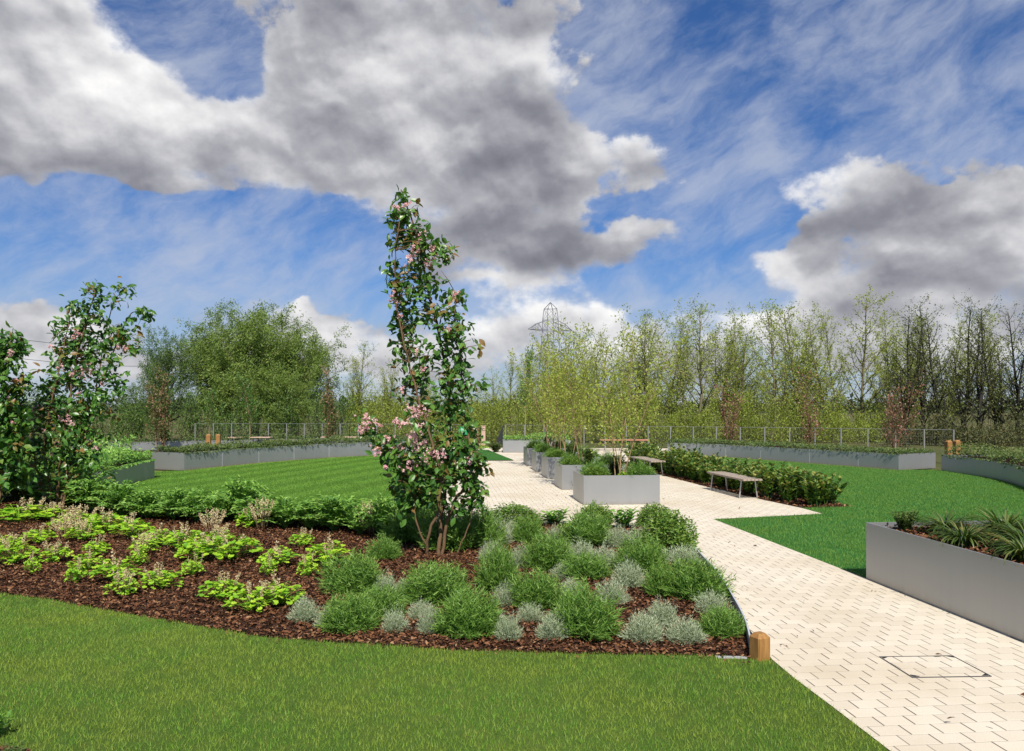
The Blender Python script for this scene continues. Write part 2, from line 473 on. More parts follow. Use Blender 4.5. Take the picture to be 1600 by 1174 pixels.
class G:
    """collects vertices and faces; build() links them as ONE mesh"""
    def __init__(s):
        s.V, s.Fs, s.Rn, s.n = [], [], [], 0

    def add(s, V, Fc, r=0.5):
        V = np.asarray(V, float).reshape(-1, 3)
        for f in (Fc if isinstance(Fc, list) else [Fc]):
            f = np.asarray(f, int)
            s.Fs.append(f + s.n)
        s.V.append(V)
        s.Rn.append(np.broadcast_to(np.asarray(r, float), (len(V),)))
        s.n += len(V)

    def box(s, c, size, rz=0., rx=0., r=.5):
        x, y, z = (q / 2 for q in size)
        v = np.array([(a * x, b * y, d * z) for d in (-1, 1) for b in (-1, 1) for a in (-1, 1)], float)
        if rx:
            v = v @ np.array(((1, 0, 0), (0, math.cos(rx), -math.sin(rx)), (0, math.sin(rx), math.cos(rx)))).T
        if rz:
            v = v @ np.array(((math.cos(rz), -math.sin(rz), 0), (math.sin(rz), math.cos(rz), 0), (0, 0, 1))).T
        s.add(v + np.array(c), np.array([(0, 2, 3, 1), (4, 5, 7, 6), (0, 1, 5, 4), (1, 3, 7, 5), (3, 2, 6, 7), (2, 0, 4, 6)]), r)

    def tube(s, pts, rad, k=6, r=.5):
        pts = np.asarray(pts, float)
        n = len(pts)
        rad = np.broadcast_to(np.asarray(rad, float), (n,))
        tan = np.gradient(pts, axis=0)
        tan /= np.linalg.norm(tan, axis=1)[:, None] + 1e-9
        ref = np.array((0.31, 0.77, 0.2)) if abs(tan[0][2]) > .8 else np.array((0, 0, 1.))
        a = np.cross(tan, ref)
        a /= np.linalg.norm(a, axis=1)[:, None] + 1e-9
        b = np.cross(tan, a)
        th = np.arange(k) * 2 * PI / k
        ring = pts[:, None] + rad[:, None, None] * (np.cos(th)[None, :, None] * a[:, None] + np.sin(th)[None, :, None] * b[:, None])
        i = np.arange(n - 1)[:, None] * k
        j = np.arange(k)[None]
        j2 = (j + 1) % k
        q = np.stack((i + j, i + j2, i + k + j2, i + k + j), -1).reshape(-1, 4)
        s.add(ring.reshape(-1, 3), [q, np.array([list(range(k))[::-1]]), np.array([[(n - 1) * k + e for e in range(k)]])], r)

    def scatter(s, tv, tf, pos, d, nrm, size, r):
        """template (length along +Y, flat in XY) put at pos, pointing along d, facing nrm"""
        d = d / (np.linalg.norm(d, axis=1)[:, None] + 1e-9)
        x = np.cross(d, nrm)
        x /= np.linalg.norm(x, axis=1)[:, None] + 1e-9
        z = np.cross(x, d)
        tv = np.asarray(tv, float)
        size = np.broadcast_to(np.asarray(size, float), (len(pos),))
        P = pos[:, None] + size[:, None, None] * (tv[None, :, 0:1] * x[:, None] + tv[None, :, 1:2] * d[:, None] + tv[None, :, 2:3] * z[:, None])
        k = len(tv)
        off = (np.arange(len(pos)) * k)[:, None, None]
        fl = [(np.asarray(f)[None] + off).reshape(-1, np.asarray(f).shape[1]) for f in (tf if isinstance(tf, list) else [tf])]
        s.add(P.reshape(-1, 3), fl, np.repeat(r, k))

    def mesh(s, name, m, smooth=False):
        V = np.concatenate(s.V)
        me = bpy.data.meshes.new(name)
        me.vertices.add(len(V))
        me.vertices.foreach_set('co', V.ravel())
        tot = np.concatenate([np.full(len(f), f.shape[1]) for f in s.Fs])
        idx = np.concatenate([f.ravel() for f in s.Fs])
        me.loops.add(len(idx))
        me.loops.foreach_set('vertex_index', idx)
        me.polygons.add(len(tot))
        st = np.concatenate(([0], np.cumsum(tot)[:-1]))
        me.polygons.foreach_set('loop_start', st)
        me.polygons.foreach_set('loop_total', tot)
        me.polygons.foreach_set('use_smooth', np.full(len(tot), smooth))
        a = me.attributes.new('rnd', 'FLOAT', 'POINT')
        a.data.foreach_set('value', np.concatenate(s.Rn))
        me.update()
        me.validate()
        me.materials.append(m)
        return me

    def build(s, name, m, parent=None, smooth=False):
        return link(name, s.mesh(name, m, smooth), parent)


def link(name, me, parent=None):
    o = bpy.data.objects.new(name, me)
    COL.objects.link(o)
    if parent is not None: o.parent = parent
    return o


def tag(o, label=None, cat=None, group=None, kind=None):
    if label: o['label'] = label
    if cat: o['category'] = cat
    if group: o['group'] = group
    if kind: o['kind'] = kind
    return o


def thing(name, label, cat, loc=(0, 0, 0), rz=0., group=None, scale=1.):
    o = bpy.data.objects.new(name, None)
    COL.objects.link(o)
    o.empty_display_size = .1
    o.location = loc
    o.rotation_euler = (0, 0, rz)
    o.scale = scale if isinstance(scale, tuple) else (scale,) * 3
    return tag(o, label, cat, group)


def sheet(name, poly, z, m, kind='structure', label=None, cat=None):
    g = G()
    g.add([(x, y, z) for x, y in poly], np.array([list(range(len(poly)))]))
    o = g.build(name, m)
    n = o.data.polygons[0].normal
    if n.z < 0: o.data.flip_normals()
    return tag(o, label, cat, None, kind)


def inside(poly, P):
    poly = np.asarray(poly, float)
    x, y = P[:, 0], P[:, 1]
    c = np.zeros(len(P), bool)
    j = len(poly) - 1
    for i in range(len(poly)):
        xi, yi = poly[i]
        xj, yj = poly[j]
        with np.errstate(divide='ignore', invalid='ignore'):
            h = ((yi > y) != (yj > y)) & (x < (xj - xi) * (y - yi) / (yj - yi + 1e-12) + xi)
        c ^= h
        j = i
    return c


def unit(n, r=rng):
    v = r.normal(size=(n, 3))
    return v / np.linalg.norm(v, axis=1)[:, None]


DIAMOND = (np.array([(0, 0, 0), (.26, .45, .05), (0, 1, -.04), (-.26, .45, .05)]), np.array([(0, 1, 2, 3)]))
NEEDLE = (np.array([(-.07, 0, 0), (.07, 0, 0), (.0, 1, 0)]), np.array([(0, 1, 2)]))
OVAL = (np.array([(0, 0, 0), (.20, .22, .05), (.29, .50, .07), (.17, .80, .02), (0, 1.05, -.10), (-.17, .80, .02), (-.29, .50, .07), (-.20, .22, .05), (0, .5, 0)]),
        np.array([(0, 1, 8), (1, 2, 8), (2, 3, 8), (3, 4, 8), (4, 5, 8), (5, 6, 8), (6, 7, 8), (7, 0, 8)]))
LANCE = (np.array([(0, 0, 0), (.15, .35, .04), (.12, .7, .02), (0, 1, -.06), (-.12, .7, .02), (-.15, .35, .04)]), np.array([(0, 1, 2, 3), (0, 3, 4, 5)]))


def scallop():
    v, n = [(0, 0.0, 0)], 14
    for i in range(n):
        a = PI * 2 * i / n - PI / 2
        r_ = .5 * (1.0 if i % 2 else .84) * (1 if i else .35)
        v.append((r_ * math.cos(a), .5 + r_ * math.sin(a), .04 * math.sin(i * 2.2)))
    v[0] = (0, .5, -.06)
    return np.array(v), np.array([(0, i + 1, (i + 1) % n + 1) for i in range(n)])


SCALLOP = scallop()

# ================================================================== THE SETTING
BED_FRONT = [at(*q) for q in ((0, 928), (75, 937), (150, 951), (300, 977), (412, 996), (500, 1003), (596, 1008), (700, 1016), (900, 1022), (1100, 1025), (1168, 1030))]
BED_FRONT = [(-8.5, 9.4), (-7.0, 8.75)] + BED_FRONT
PATH_LEFT = [(1.95, 6.12), (2.17, 7.4), at(1125, 910), at(1091, 870), (2.52, 11.3), (2.55, 12.6)]
LAWN_R = [(2.05, 6.05), at(1240, 1060), at(1300, 1105), at(1390, 1174), (2.28, 3.2), (2.45, 1.0)]

g = G()
gx = np.concatenate((np.linspace(-3000, -60, 12), np.linspace(-50, 50, 26), np.linspace(60, 3000, 12)))
gy = np.concatenate((np.linspace(-60, 40, 14), np.linspace(50, 3500, 26)))
XX, YY = np.meshgrid(gx, gy)
ZZ = np.where(YY > 48, -.35 + .25 * np.sin(XX * .05) * np.cos(YY * .03), -.03)
nx = len(gx)
ii = np.arange(len(gy) - 1)[:, None] * nx + np.arange(nx - 1)[None]
g.add(np.stack((XX, YY, ZZ), -1), np.stack((ii, ii + 1, ii + nx + 1, ii + nx), -1).reshape(-1, 4))
tag(g.build('ground', M['meadow']), kind='structure')

bed_poly = BED_FRONT + PATH_LEFT + [(1.0, 13.0), (-1.6, 13.3), (-4, 14.2), (-7, 15.6), (-9.0, 16.6), (-11.5, 17), (-14, 16)]
sheet('mulch_bed', bed_poly, -.004, M['soil'])
front_poly = BED_FRONT + LAWN_R + [(-9, 1.0), (-9, 9.5)]
sheet('front_lawn', front_poly, 0.0, M['lawn_front'])

# paving: the near path, the plaza round the row of planters and the far cross path
HEDGE_FRONT = [(5.67, 15.06), (5.36, 16.33), (4.81, 19.1), (4.37, 21.9), (3.9, 25.0), (3.65, 27.3)]
pave_poly = LAWN_R[::-1] + PATH_LEFT[1:] + [(1.0, 13.0), (-1.35, 13.3), (-1.55, 17), (-2.1, 22.5), (-2.6, 28.3), (-3.6, 33), (-4.6, 37.2), (8, 36.2), (6.6, 31.5), (5.3, 28.5)] \
    + HEDGE_FRONT[::-1] + [(5.77, 14.25), (3.56, 13.56), (4.10, 8.89), (4.36, 6.5), (4.9, 1.0)]
pave_poly = [(-2.6 if False else x, y) for x, y in pave_poly]
sheet('path', pave_poly, .006, M['paving'])

LA_FACE = [(-9.3, 17.4), (-9.8, 19.7), (-9.96, 21.4)]
LB_FACE = [(-10.2, 23.9), (-9.6, 25.45), (-8.9, 27.0), (-8.06, 28.4), (-7.1, 29.8), (-5.6, 31.2), (-4.2, 32.2)]
RA_FACE = [(6.4, 31.6), (7.4, 30.95), (8.37, 30.1), (9.29, 28.7), (10.4, 26.85), (11.4, 25.3), (12.08, 24.0)]
RB_FACE = [(13.3, 23.8), (13.35, 22.2), (13.15, 20.6), (12.6, 18.9), (11.9, 17.2), (10.8, 15.2)]
left_poly = [(-1.35, 13.3), (-1.55, 17), (-2.1, 22.5), (-2.6, 28.3), (-3.6, 32.6)] + LB_FACE[::-1] + [(-10.9, 23.5), (-10.3, 21.4)] + LA_FACE[::-1] + [(-4, 14.2), (-1.6, 13.3)]
sheet('left_lawn', left_poly, 0.0, M['lawn_left'])
right_poly = [(4.10, 8.89), (3.56, 13.56), (5.77, 14.25), (5.67, 15.06), (6.75, 15.3), (6.5, 17), (5.95, 20), (5.5, 22.5), (5.0, 26), (5.3, 28.5)] + RA_FACE \
    + [(13.3, 24.1)] + RB_FACE + [(11, 12), (11, 4), (5.2, 4), (5.2, 8.9)]
sheet('right_lawn', right_poly, 0.0, M['lawn_right'])
hedge_poly = HEDGE_FRONT + [(5.0, 27.3), (5.0, 26), (5.5, 22.5), (5.95, 20), (6.5, 17), (6.75, 15.3)]
sheet('hedge_bed', hedge_poly, .002, M['soil'])
patch_poly = [at(803, 720.5), at(700, 720.5), at(700, 706), at(762, 704)]
sheet('far_lawn', patch_poly, .03, M['lawn_right'])
corner_poly = [(-3.6, 3.6), (-2.5, 3.9), (-2.62, 4.35), (-2.9, 4.5), (-3.6, 4.58)]
sheet('corner_bed', corner_poly, .004, M['soil'])


def grass(name, poly, dens, h, w, m, label, keep=None, lean=None):
    P = np.asarray(poly)
    lo, hi = P.min(0), P.max(0)
    n = int(np.prod(hi - lo) * dens)
    X = rng.uniform(lo, hi, (n, 2))
    ok = inside(poly, X) & (np.abs(X[:, 0]) < X[:, 1] * .74 + .6) & (X[:, 1] > 3.9)
    if keep is not None: ok &= keep(X)
    X = X[ok]
    n = len(X)
    pos = np.c_[X, np.zeros(n)]
    d = np.c_[rng.normal(0, .38, (n, 2)), np.ones(n)]
    if lean is not None: d[:, :2] += lean(X)
    nr = np.c_[rng.normal(0, 1, (n, 2)), np.full(n, .35)]
    sz = h * rng.uniform(.55, 1.15, n)
    tv = np.array([(-w / h / 2, 0, 0), (w / h / 2, 0, 0), (w / h * .25, .62, .03), (0, 1, .14), (-w / h * .25, .62, .03)])
    g = G()
    g.scatter(tv, [np.array([(0, 1, 2, 4)]), np.array([(4, 2, 3)])], pos, d, nr, sz, rng.uniform(0, 1, n))
    tag(g.build(name, m), label, 'grass', kind='stuff')


def corner_keep(X): return ~inside(corner_poly, X)


def man_keep(X): return np.ones(len(X), bool)


grass('lawn_grass', front_poly, 5200, .033, .0042, M['g_front'], 'short yellowish green grass of the lawn in front of the planting bed', corner_keep)
grass('lawn_grass', right_poly, 1900, .038, .0075, M['g_right'], 'deep green mown grass of the lawn right of the paved path')
stripe = lambda X: (np.sign(np.sin((X[:, 0] * math.cos(R(-17)) + X[:, 1] * math.sin(R(-17))) * PI / .55)) * .16)[:, None] * np.array((.3, 1.0))
grass('lawn_grass', left_poly, 1100, .035, .011, M['g_left'], 'striped mown grass of the round lawn behind the flowering tree', None, stripe)
grass('lawn_grass', patch_poly, 900, .05, .012, M['g_right'], 'small triangle of green lawn at the far left of the plaza')


def chips(name, poly, dens, label, smin=.015, smax=.06, z=0.0):
    P = np.asarray(poly)
    lo, hi = P.min(0), P.max(0)
    n = int(np.prod(hi - lo) * dens)
    X = rng.uniform(lo, hi, (n, 2))
    X = X[inside(poly, X) & (np.abs(X[:, 0]) < X[:, 1] * .74 + .6)]
    n = len(X)
    a = rng.uniform(0, 2 * PI, n)
    d = np.c_[np.cos(a), np.sin(a), rng.normal(0, .35, n)]
    nr = np.c_[rng.normal(0, .7, (n, 2)), np.ones(n)]
    sz = rng.uniform(smin, smax, n) * rng.uniform(.6, 1.3, n)
    tv = np.array([(-.14, 0, 0), (.17, .05, 0), (.2, .5, .08), (.1, 1, 0), (-.12, .92, .02), (-.2, .5, .09)])
    g = G()
    g.scatter(tv, np.array([(0, 1, 2, 5), (5, 2, 3, 4)]), np.c_[X, z + .004 + np.abs(rng.normal(0, .014, n))], d, nr, sz, np.clip(rng.beta(1.5, 2.3, n), 0, 1))
    tag(g.build(name, M['chips']), label, 'mulch', kind='stuff')


chips('bark_mulch', bed_poly, 2300, 'reddish brown bark mulch covering the big planting bed', .010, .052)
chips('bark_mulch', hedge_poly, 500, 'dark bark mulch strip under the laurel hedge', .03, .08)
chips('bark_mulch', corner_poly, 900, 'bark mulch in the bottom left corner by the lawn')

spill = BED_FRONT[1:] + [(x, y - .16) for x, y in BED_FRONT[1:]][::-1]
chips('bark_mulch', spill, 130, 'bark chips spilled over the lawn edge of the bed', .012, .035, .012)
chips('bark_mulch', [(1.97, 6.3), (2.37, 8.73), (2.52, 11.3), (2.75, 11.3), (2.62, 8.73), (2.25, 6.3)], 22, 'few bark crumbs on the paving beside the metal edging', .01, .03, .010)
for fc in (RA_FACE, LB_FACE):
    sheet('soil_strip', fc + [(x + (-.10 if fc is RA_FACE else .08), y - .13) for x, y in fc][::-1], .004, M['strip'])
chips('leaf_litter', [(2.2, 4.4), (2.6, 9), (2.7, 13), (0, 14), (-.5, 20), (4.2, 20), (5.5, 15), (3.5, 13.5), (4.0, 9), (4.3, 5)], 1.3, 'scattered dark dry leaves and specks on the pale paving', .02, .06, .010)

# ================================================================== PLANTERS
def shell(name, pts, h, m, parent, th=.03):
    """open box on a closed outline (counter-clockwise): outer wall, rim, inner wall"""
    P = np.asarray(pts, float)
    n = len(P)
    e = np.roll(P, -1, 0) - P
    e /= np.linalg.norm(e, axis=1)[:, None]
    nin = np.c_[-e[:, 1], e[:, 0]]
    prev = np.roll(nin, 1, 0)
    off = (nin + prev) / (1 + (nin * prev).sum(1))[:, None]
    I = P + off * th
    g = G()
    z = lambda Q, zz: np.c_[Q, np.full(n, zz)]
    g.add(np.concatenate((z(P, 0), z(P, h), z(I, h), z(I, h - .25))), [np.stack([k * n + np.arange(n), k * n + (np.arange(n) + 1) % n, (k + 1) * n + (np.arange(n) + 1) % n, (k + 1) * n + np.arange(n)], -1) for k in range(3)])
    o = g.build(name, m, parent)
    return o, I


def soil_fill(I, z, parent, c=None):
    g = G()
    n = len(I)
    g.add(np.c_[I, np.full(n, z)], np.array([list(range(n))]))
    s = g.build('soil', M['soil'], parent)
    return s


BOXES = [(1.445, 15.48), (1.193, 18.26), (.978, 21.03), (.737, 23.3), (.516, 25.6)]
box_desc = ['square grey steel planter nearest to the camera in the middle row', 'second nearest grey steel planter of the middle row, partly behind the nearest',
            'third grey steel planter of the middle row, centre of the five', 'fourth grey steel planter of the middle row, second from the far end',
            'farthest and smallest looking grey steel planter of the middle row']
BOXH = .60
for (bx, by), ds in zip(BOXES, box_desc):
    w_, d_ = 1.57, 1.22
    t = thing('steel_planter', ds, 'planter', (bx, by, 0), AX, 'grey planters in a row down the plaza')
    o, I = shell('wall', [(0, 0), (w_, 0), (w_, d_), (0, d_)], BOXH, M['planter'], t)
    soil_fill(I, BOXH - .07, t)

# big near planter at the right edge of the picture
NPW, NPL, NPH = 1.55, 5.2, .655
npc = np.array((4.10, 8.89)) - VV * NPL
near_pl = thing('steel_planter', 'long tall grey steel planter in the right foreground beside the path', 'planter', (npc[0], npc[1], 0), AX, 'grey steel planters')
o, I = shell('wall', [(0, 0), (NPW, 0), (NPW, NPL), (0, NPL)], NPH, M['planter'], near_pl, .022)
soil_fill(I, NPH - .06, near_pl)

# far planter facing the plaza
t = thing('steel_planter', 'low grey steel planter across the far end of the plaza with a slim tree', 'planter', (-.385, 32.9, 0), R(1.5), 'grey steel planters')
o, I = shell('wall', [(0, 0), (2.9, 0), (2.9, 1.3), (0, 1.3)], .53, M['planter'], t)
soil_fill(I, .47, t)


def smooth_line(P, k=5):
    P = np.asarray(P, float)
    out = []
    for i in range(len(P) - 1):
        p0, p1, p2, p3 = P[max(i - 1, 0)], P[i], P[i + 1], P[min(i + 2, len(P) - 1)]
        for t in np.arange(k) / k:
            out.append(.5 * (2 * p1 + (p2 - p0) * t + (2 * p0 - 5 * p1 + 4 * p2 - p3) * t * t + (3 * p1 - p0 - 3 * p2 + p3) * t ** 3))
    out.append(P[-1])
    return np.array(out)


COVERS = []


def curved_planter(face, side, depth, h, label):
    """face: line of the wall that shows; side: +1 when the planter lies left of the line's direction"""
    Fc = smooth_line(face)
    tn = np.gradient(Fc, axis=0)
    tn /= np.linalg.norm(tn, axis=1)[:, None]
    nr = np.c_[-tn[:, 1], tn[:, 0]] * side
    back = Fc + nr * depth
    ring = np.concatenate((Fc, back[::-1]))
    if side < 0: ring = ring[::-1]
    c = Fc[len(Fc) // 2]
    t = thing('curved_planter', label, 'planter', (c[0], c[1], 0), 0, 'curved grey planters round the lawns')
    o, I = shell('wall', ring - c, h, M['planter'], t)
    soil_fill(I, h - .05, t)
    for q in range(5, len(Fc) - 2, 5):
        g = G()
        p = Fc[q] - c - nr[q] * .0015
        g.box((p[0], p[1], h / 2), (.012, .004, h - .01), math.atan2(tn[q][1], tn[q][0]))
        g.build('seam', M['edging'], t)
    COVERS.append((Fc, nr, depth, h))
    return t


curved_planter(LA_FACE, 1, 1.6, .52, 'dark grey curved planter at the left, its near end hidden by the bed')
curved_planter(LB_FACE, 1, 1.3, .55, 'long curved grey planter behind the left lawn with a pale end face')
curved_planter(RA_FACE, 1, 1.8, .50, 'long curved grey planter behind the right lawn with a pale end face')
curved_planter(RB_FACE, 1, 1.8, .50, 'dark grey curved planter at the right edge behind the right lawn')
curved_planter([(-19, 33.2), (-14, 36.2), (-9, 38.2), (-6, 38.6)], 1, 1.0, .36, 'far low grey planter wall behind the left benches')


def cover(Fc, nr, depth, h, n, label, hmax=.16, m='cover', spill=.12, lsz=.075):
    k = len(Fc)
    f = rng.uniform(0, k - 1.001, n)
    i = f.astype(int)
    fr = (f - i)[:, None]
    base = Fc[i] * (1 - fr) + Fc[i + 1] * fr
    nn = nr[i] * (1 - fr) + nr[i + 1] * fr
    w_ = rng.uniform(-.05, depth, n)
    P = base + nn * w_[:, None]
    lump = .5 + .5 * np.sin(P[:, 0] * 2.7 + 1.3 * np.sin(P[:, 1] * 1.9)) * np.cos(P[:, 1] * 2.3 + P[:, 0])
    z = h - .03 + rng.uniform(0, 1, n) ** .7 * (hmax * (.35 + .9 * lump))
    over = w_ < 0.02
    z = np.where(over, h - rng.uniform(-.04, 1, n) ** 2 * spill * (lump ** 2) + .02, z)
    d = unit(n)
    d[:, 2] = np.abs(d[:, 2]) * .5
    d[over, 2] -= .8
    nr_ = unit(n) * .6 + np.array((0, -.3, .8))
    g = G()
    g.scatter(*DIAMOND, np.c_[P, z], d, nr_, lsz * rng.uniform(.6, 1.3, n), np.clip(rng.uniform(0, 1, n) * .8 + .3 * (z - h) / hmax, 0, 1))
    tag(g.build('ground_cover', M[m]), label, 'ground cover', kind='stuff')


for (Fc, nr, dp, hh), lb, n, hm, mm in zip(COVERS, ('low leafy ground cover filling the dark curved planter at the left', 'green ground cover trailing over the rim of the left curved planter',
                                        'dark low ground cover trailing over the rim of the right curved planter', 'brownish green low shrubs filling the dark planter at the right edge',
                                        'low green plants in the far planter wall on the left'), (9000, 12000, 9000, 9000, 5000), (.42, .23, .16, .34, .26), ('fern', 'cover', 'cover', 'cover', 'cover')):
    cover(Fc, nr, dp, hh, n, lb, hm, mm)
z0 = np.array([(-.36, 32.95), (2.5, 33.0)])
cover(z0, np.array([(0, 1.), (0, 1.)]), 1.2, .53, 1500, 'dark low plants in the far planter at the end of the plaza', .3, 'fern', .05)

# ================================================================== HARD OBJECTS
# galvanised edging strip between bed and path
def strip(name, pts, h, th, m, label, cat):
    P = smooth_line(pts, 6)
    tn = np.gradient(P, axis=0)
    tn /= np.linalg.norm(tn, axis=1)[:, None]
    nr = np.c_[-tn[:, 1], tn[:, 0]] * th / 2
    n = len(P)
    g = G()
    z = lambda Q, zz: np.c_[Q, np.full(n, zz)]
    g.add(np.concatenate((z(P - nr, -.02), z(P - nr, h), z(P + nr, h), z(P + nr, -.02))),
          [np.stack([k * n + np.arange(n - 1), k * n + np.arange(n - 1) + 1, (k + 1) * n + np.arange(n - 1) + 1, (k + 1) * n + np.arange(n - 1)], -1) for k in range(3)]
          + [np.array([(0, n, 2 * n, 3 * n), (n - 1, 4 * n - 1, 3 * n - 1, 2 * n - 1)])])
    tag(g.build(name, m), label, cat)


strip('metal_edging', [(1.93, 6.2), (2.08, 6.85), (2.2, 7.6), (2.345, 8.73), (2.44, 10.0), (2.5, 11.3), (2.53, 12.5)], .105, .014, M['edging'],
      'galvanised steel edging strip between shrub bed and pale path', 'edging')
strip('metal_edging', [(1.62, 6.11), (1.75, 6.10), (1.86, 6.09)], .012, .03, M['edging'], 'short flush metal edging at the lawn left of the oak post', 'edging')


def oak_post(name, loc, w_, h, rz, label, group=None):
    g = G()
    a = w_ / 2
    c = .012
    ring = [(-a + c, -a), (a - c, -a), (a, -a + c), (a, a - c), (a - c, a), (-a + c, a), (-a, a - c), (-a, -a + c)]
    V = [(x, y, -.05) for x, y in ring] + [(x, y, h - w_ * .26) for x, y in ring] + [(x * .52, y * .52, h) for x, y in ring]
    n = 8
    Fq = [np.array([(k * n + i, k * n + (i + 1) % n, (k + 1) * n + (i + 1) % n, (k + 1) * n + i) for k in range(2) for i in range(n)]), np.array([[16 + i for i in range(8)]])]
    g.add(V, Fq)
    o = g.build(name, M['oak'])
    o.location = loc
    o.rotation_euler.z = rz
    return tag(o, label, 'post', group)


oak_post('wooden_post', (1.965, 6.09, 0), .122, .205, R(24), 'short golden oak post with chamfered top at the corner of bed and path')
for px, D, lb in ((326, 33.0, 'left one of the two orange timber posts behind the left curved planter'), (341, 33.0, 'right one of the two orange timber posts behind the left curved planter'),
                  (1482, 27.0, 'left one of the two orange timber posts behind the right curved planter'), (1495, 27.3, 'right one of the two orange timber posts behind the right curved planter')):
    oak_post('wooden_post', (xat(px, D), D, 0), .18, .80, .1, lb, 'pairs of orange timber posts behind the planters')

# manhole cover set in the paving
mc = [at(1372, 1029), at(1480, 1025), at(1552, 1058), at(1433, 1063)]
mcx = np.mean(mc, 0)
mh = thing('manhole_cover', 'recessed square manhole cover filled with pale paving in the path', 'manhole', (mcx[0], mcx[1], .006), AX + R(-3))
mw, md = .60, .47
g = G()
g.box((0, 0, .001), (mw - .022, md - .022, .006))
o = g.build('tray', M['paving'], mh)
g = G()
for sx, sy, a, b in ((0, 1, mw, .009), (0, -1, mw, .009), (1, 0, .009, md), (-1, 0, .009, md)):
    g.box((sx * (mw / 2 - .003), sy * (md / 2 - .003), .001), (a if sy else .006, .006 if sy else md - .012, .010))
g.build('frame', plain('frame_steel', (.10, .10, .11), .5, .3, 20, .6), mh)
for sx in (-1, 1):
    for sy in (-1, 1):
        g = G()
        x, y = sx * (mw / 2 - .014), sy * (md / 2 - .014)
        V = [(x, y, .0055), (x - sx * .05, y, .0055), (x, y - sy * .038, .0055)]
        V += [(a, b, .0085) for a, b, c_ in V]
        g.add(V, [np.array([(3, 4, 5), (0, 2, 1)]), np.array([(0, 1, 4, 3), (1, 2, 5, 4), (2, 0, 3, 5)])])
        g.build('corner_plate', M['dark'], mh)


def bench(loc, rz, label, L=1.98, Wd=.44, h=.435, wood='slat', group='slatted benches beside the hedge'):
    """length along local Y"""
    t = thing('bench', label, 'bench', (loc[0], loc[1], 0), rz, group)
    ns = 5
    sw = Wd / ns
    for i in range(ns):
        g = G()
        g.box((-Wd / 2 + sw * (i + .5), 0, h - .018), (sw - .012, L, .036))
        g.build('slat', M[wood], t)
    for s in (-1, 1):
        g = G()
        y = s * (L / 2 - .22)
        top, bot = Wd / 2 - .06, Wd / 2 - .015
        g.tube([(-top, y, h - .037), (-bot, y, .012)], .016, 6)
        g.tube([(top, y, h - .037), (bot, y, .012)], .016, 6)
        g.box((0, y, .010), (2 * bot, .035, .012))
        g.box((0, y, h - .046), (Wd - .04, .04, .018))
        g.build('leg_frame', M['bench_steel'], t)
    return t


A_, B_, C_, D_ = np.array((4.68, 18.4)), np.array((4.99, 18.05)), np.array((4.97, 16.44)), np.array((5.39, 16.55))
bdir = (C_ - A_) / np.linalg.norm(C_ - A_)
brz = math.atan2(bdir[1], bdir[0]) + PI / 2
bn = np.array((-bdir[1], bdir[0]))
bc = (A_ + C_) / 2 + bn * .2
bench(bc, brz, 'backless slatted bench in the open at the right, in front of the laurel hedge')
bench(bc + np.array((-.98, 5.5)), brz, 'backless slatted bench farther back, half hidden behind the nearest planter')
bench((xat(975, 34.6), 34.6), R(90), 'red brown timber bench facing the camera in front of the far fence', 2.15, .45, .50, 'redwood', 'timber benches by the far fence')
bench((xat(366, 37.3), 37.3), R(85), 'small pale timber bench next to the orange posts on the left', .65, .6, .5, 'palewood', 'timber benches by the far fence')
bench((xat(409, 37.0), 37.0), R(88), 'pale timber bench in the middle of the three on the left', .95, .5, .52, 'palewood', 'timber benches by the far fence')
bench((xat(535, 37.3), 37.3), R(92), 'long pale timber bench right of the other two on the left', 2.0, .5, .52, 'palewood', 'timber benches by the far fence')


def fence(pts, label, h=1.02, step=1.05):
    P = np.asarray(pts, float)
    seg = np.linalg.norm(np.diff(P, axis=0), axis=1)
    cum = np.concatenate(([0], np.cumsum(seg)))
    n = int(cum[-1] / step)
    ss_ = np.linspace(0, cum[-1], n + 1)
    Q = np.c_[np.interp(ss_, cum, P[:, 0]), np.interp(ss_, cum, P[:, 1])]
    t = thing('mesh_fence', label, 'fence', (Q[0][0], Q[0][1], 0), 0, 'wire mesh fences along the far side')
    o0 = Q[0]
    for q in Q - o0:
        g = G()
        g.box((q[0], q[1], h / 2), (.045, .045, h))
        g.build('post', M['post_steel'], t)
    g = G()
    g.tube(np.c_[Q - o0, np.full(len(Q), h - .01)], .008, 5)
    g.build('top_rail', M['post_steel'], t)
    g = G()
    sw = np.arange(0, cum[-1], .09)
    Wq = np.c_[np.interp(sw, cum, P[:, 0]), np.interp(sw, cum, P[:, 1])] - o0
    for q in Wq:
        g.box((q[0], q[1], h / 2), (.004, .004, h - .04))
    for zz in (.12, .4, .7):
        g.tube(np.c_[Q - o0, np.full(len(Q), zz)], .004, 3)
    g.build('wire_mesh', M['wire'], t)


fence([(xat(305, 44.2), 44.2), (xat(440, 43.8), 43.8), (xat(600, 42.6), 42.6), (xat(735, 41.4), 41.4)], 'grey mesh fence in front of the big willow on the left')
fence([(xat(790, 40.8), 40.8), (xat(900, 39.2), 39.2), (xat(1040, 37.5), 37.5), (xat(1250, 35.2), 35.2), (xat(1490, 32.2), 32.2)], 'long grey mesh fence behind the right lawn and planter')

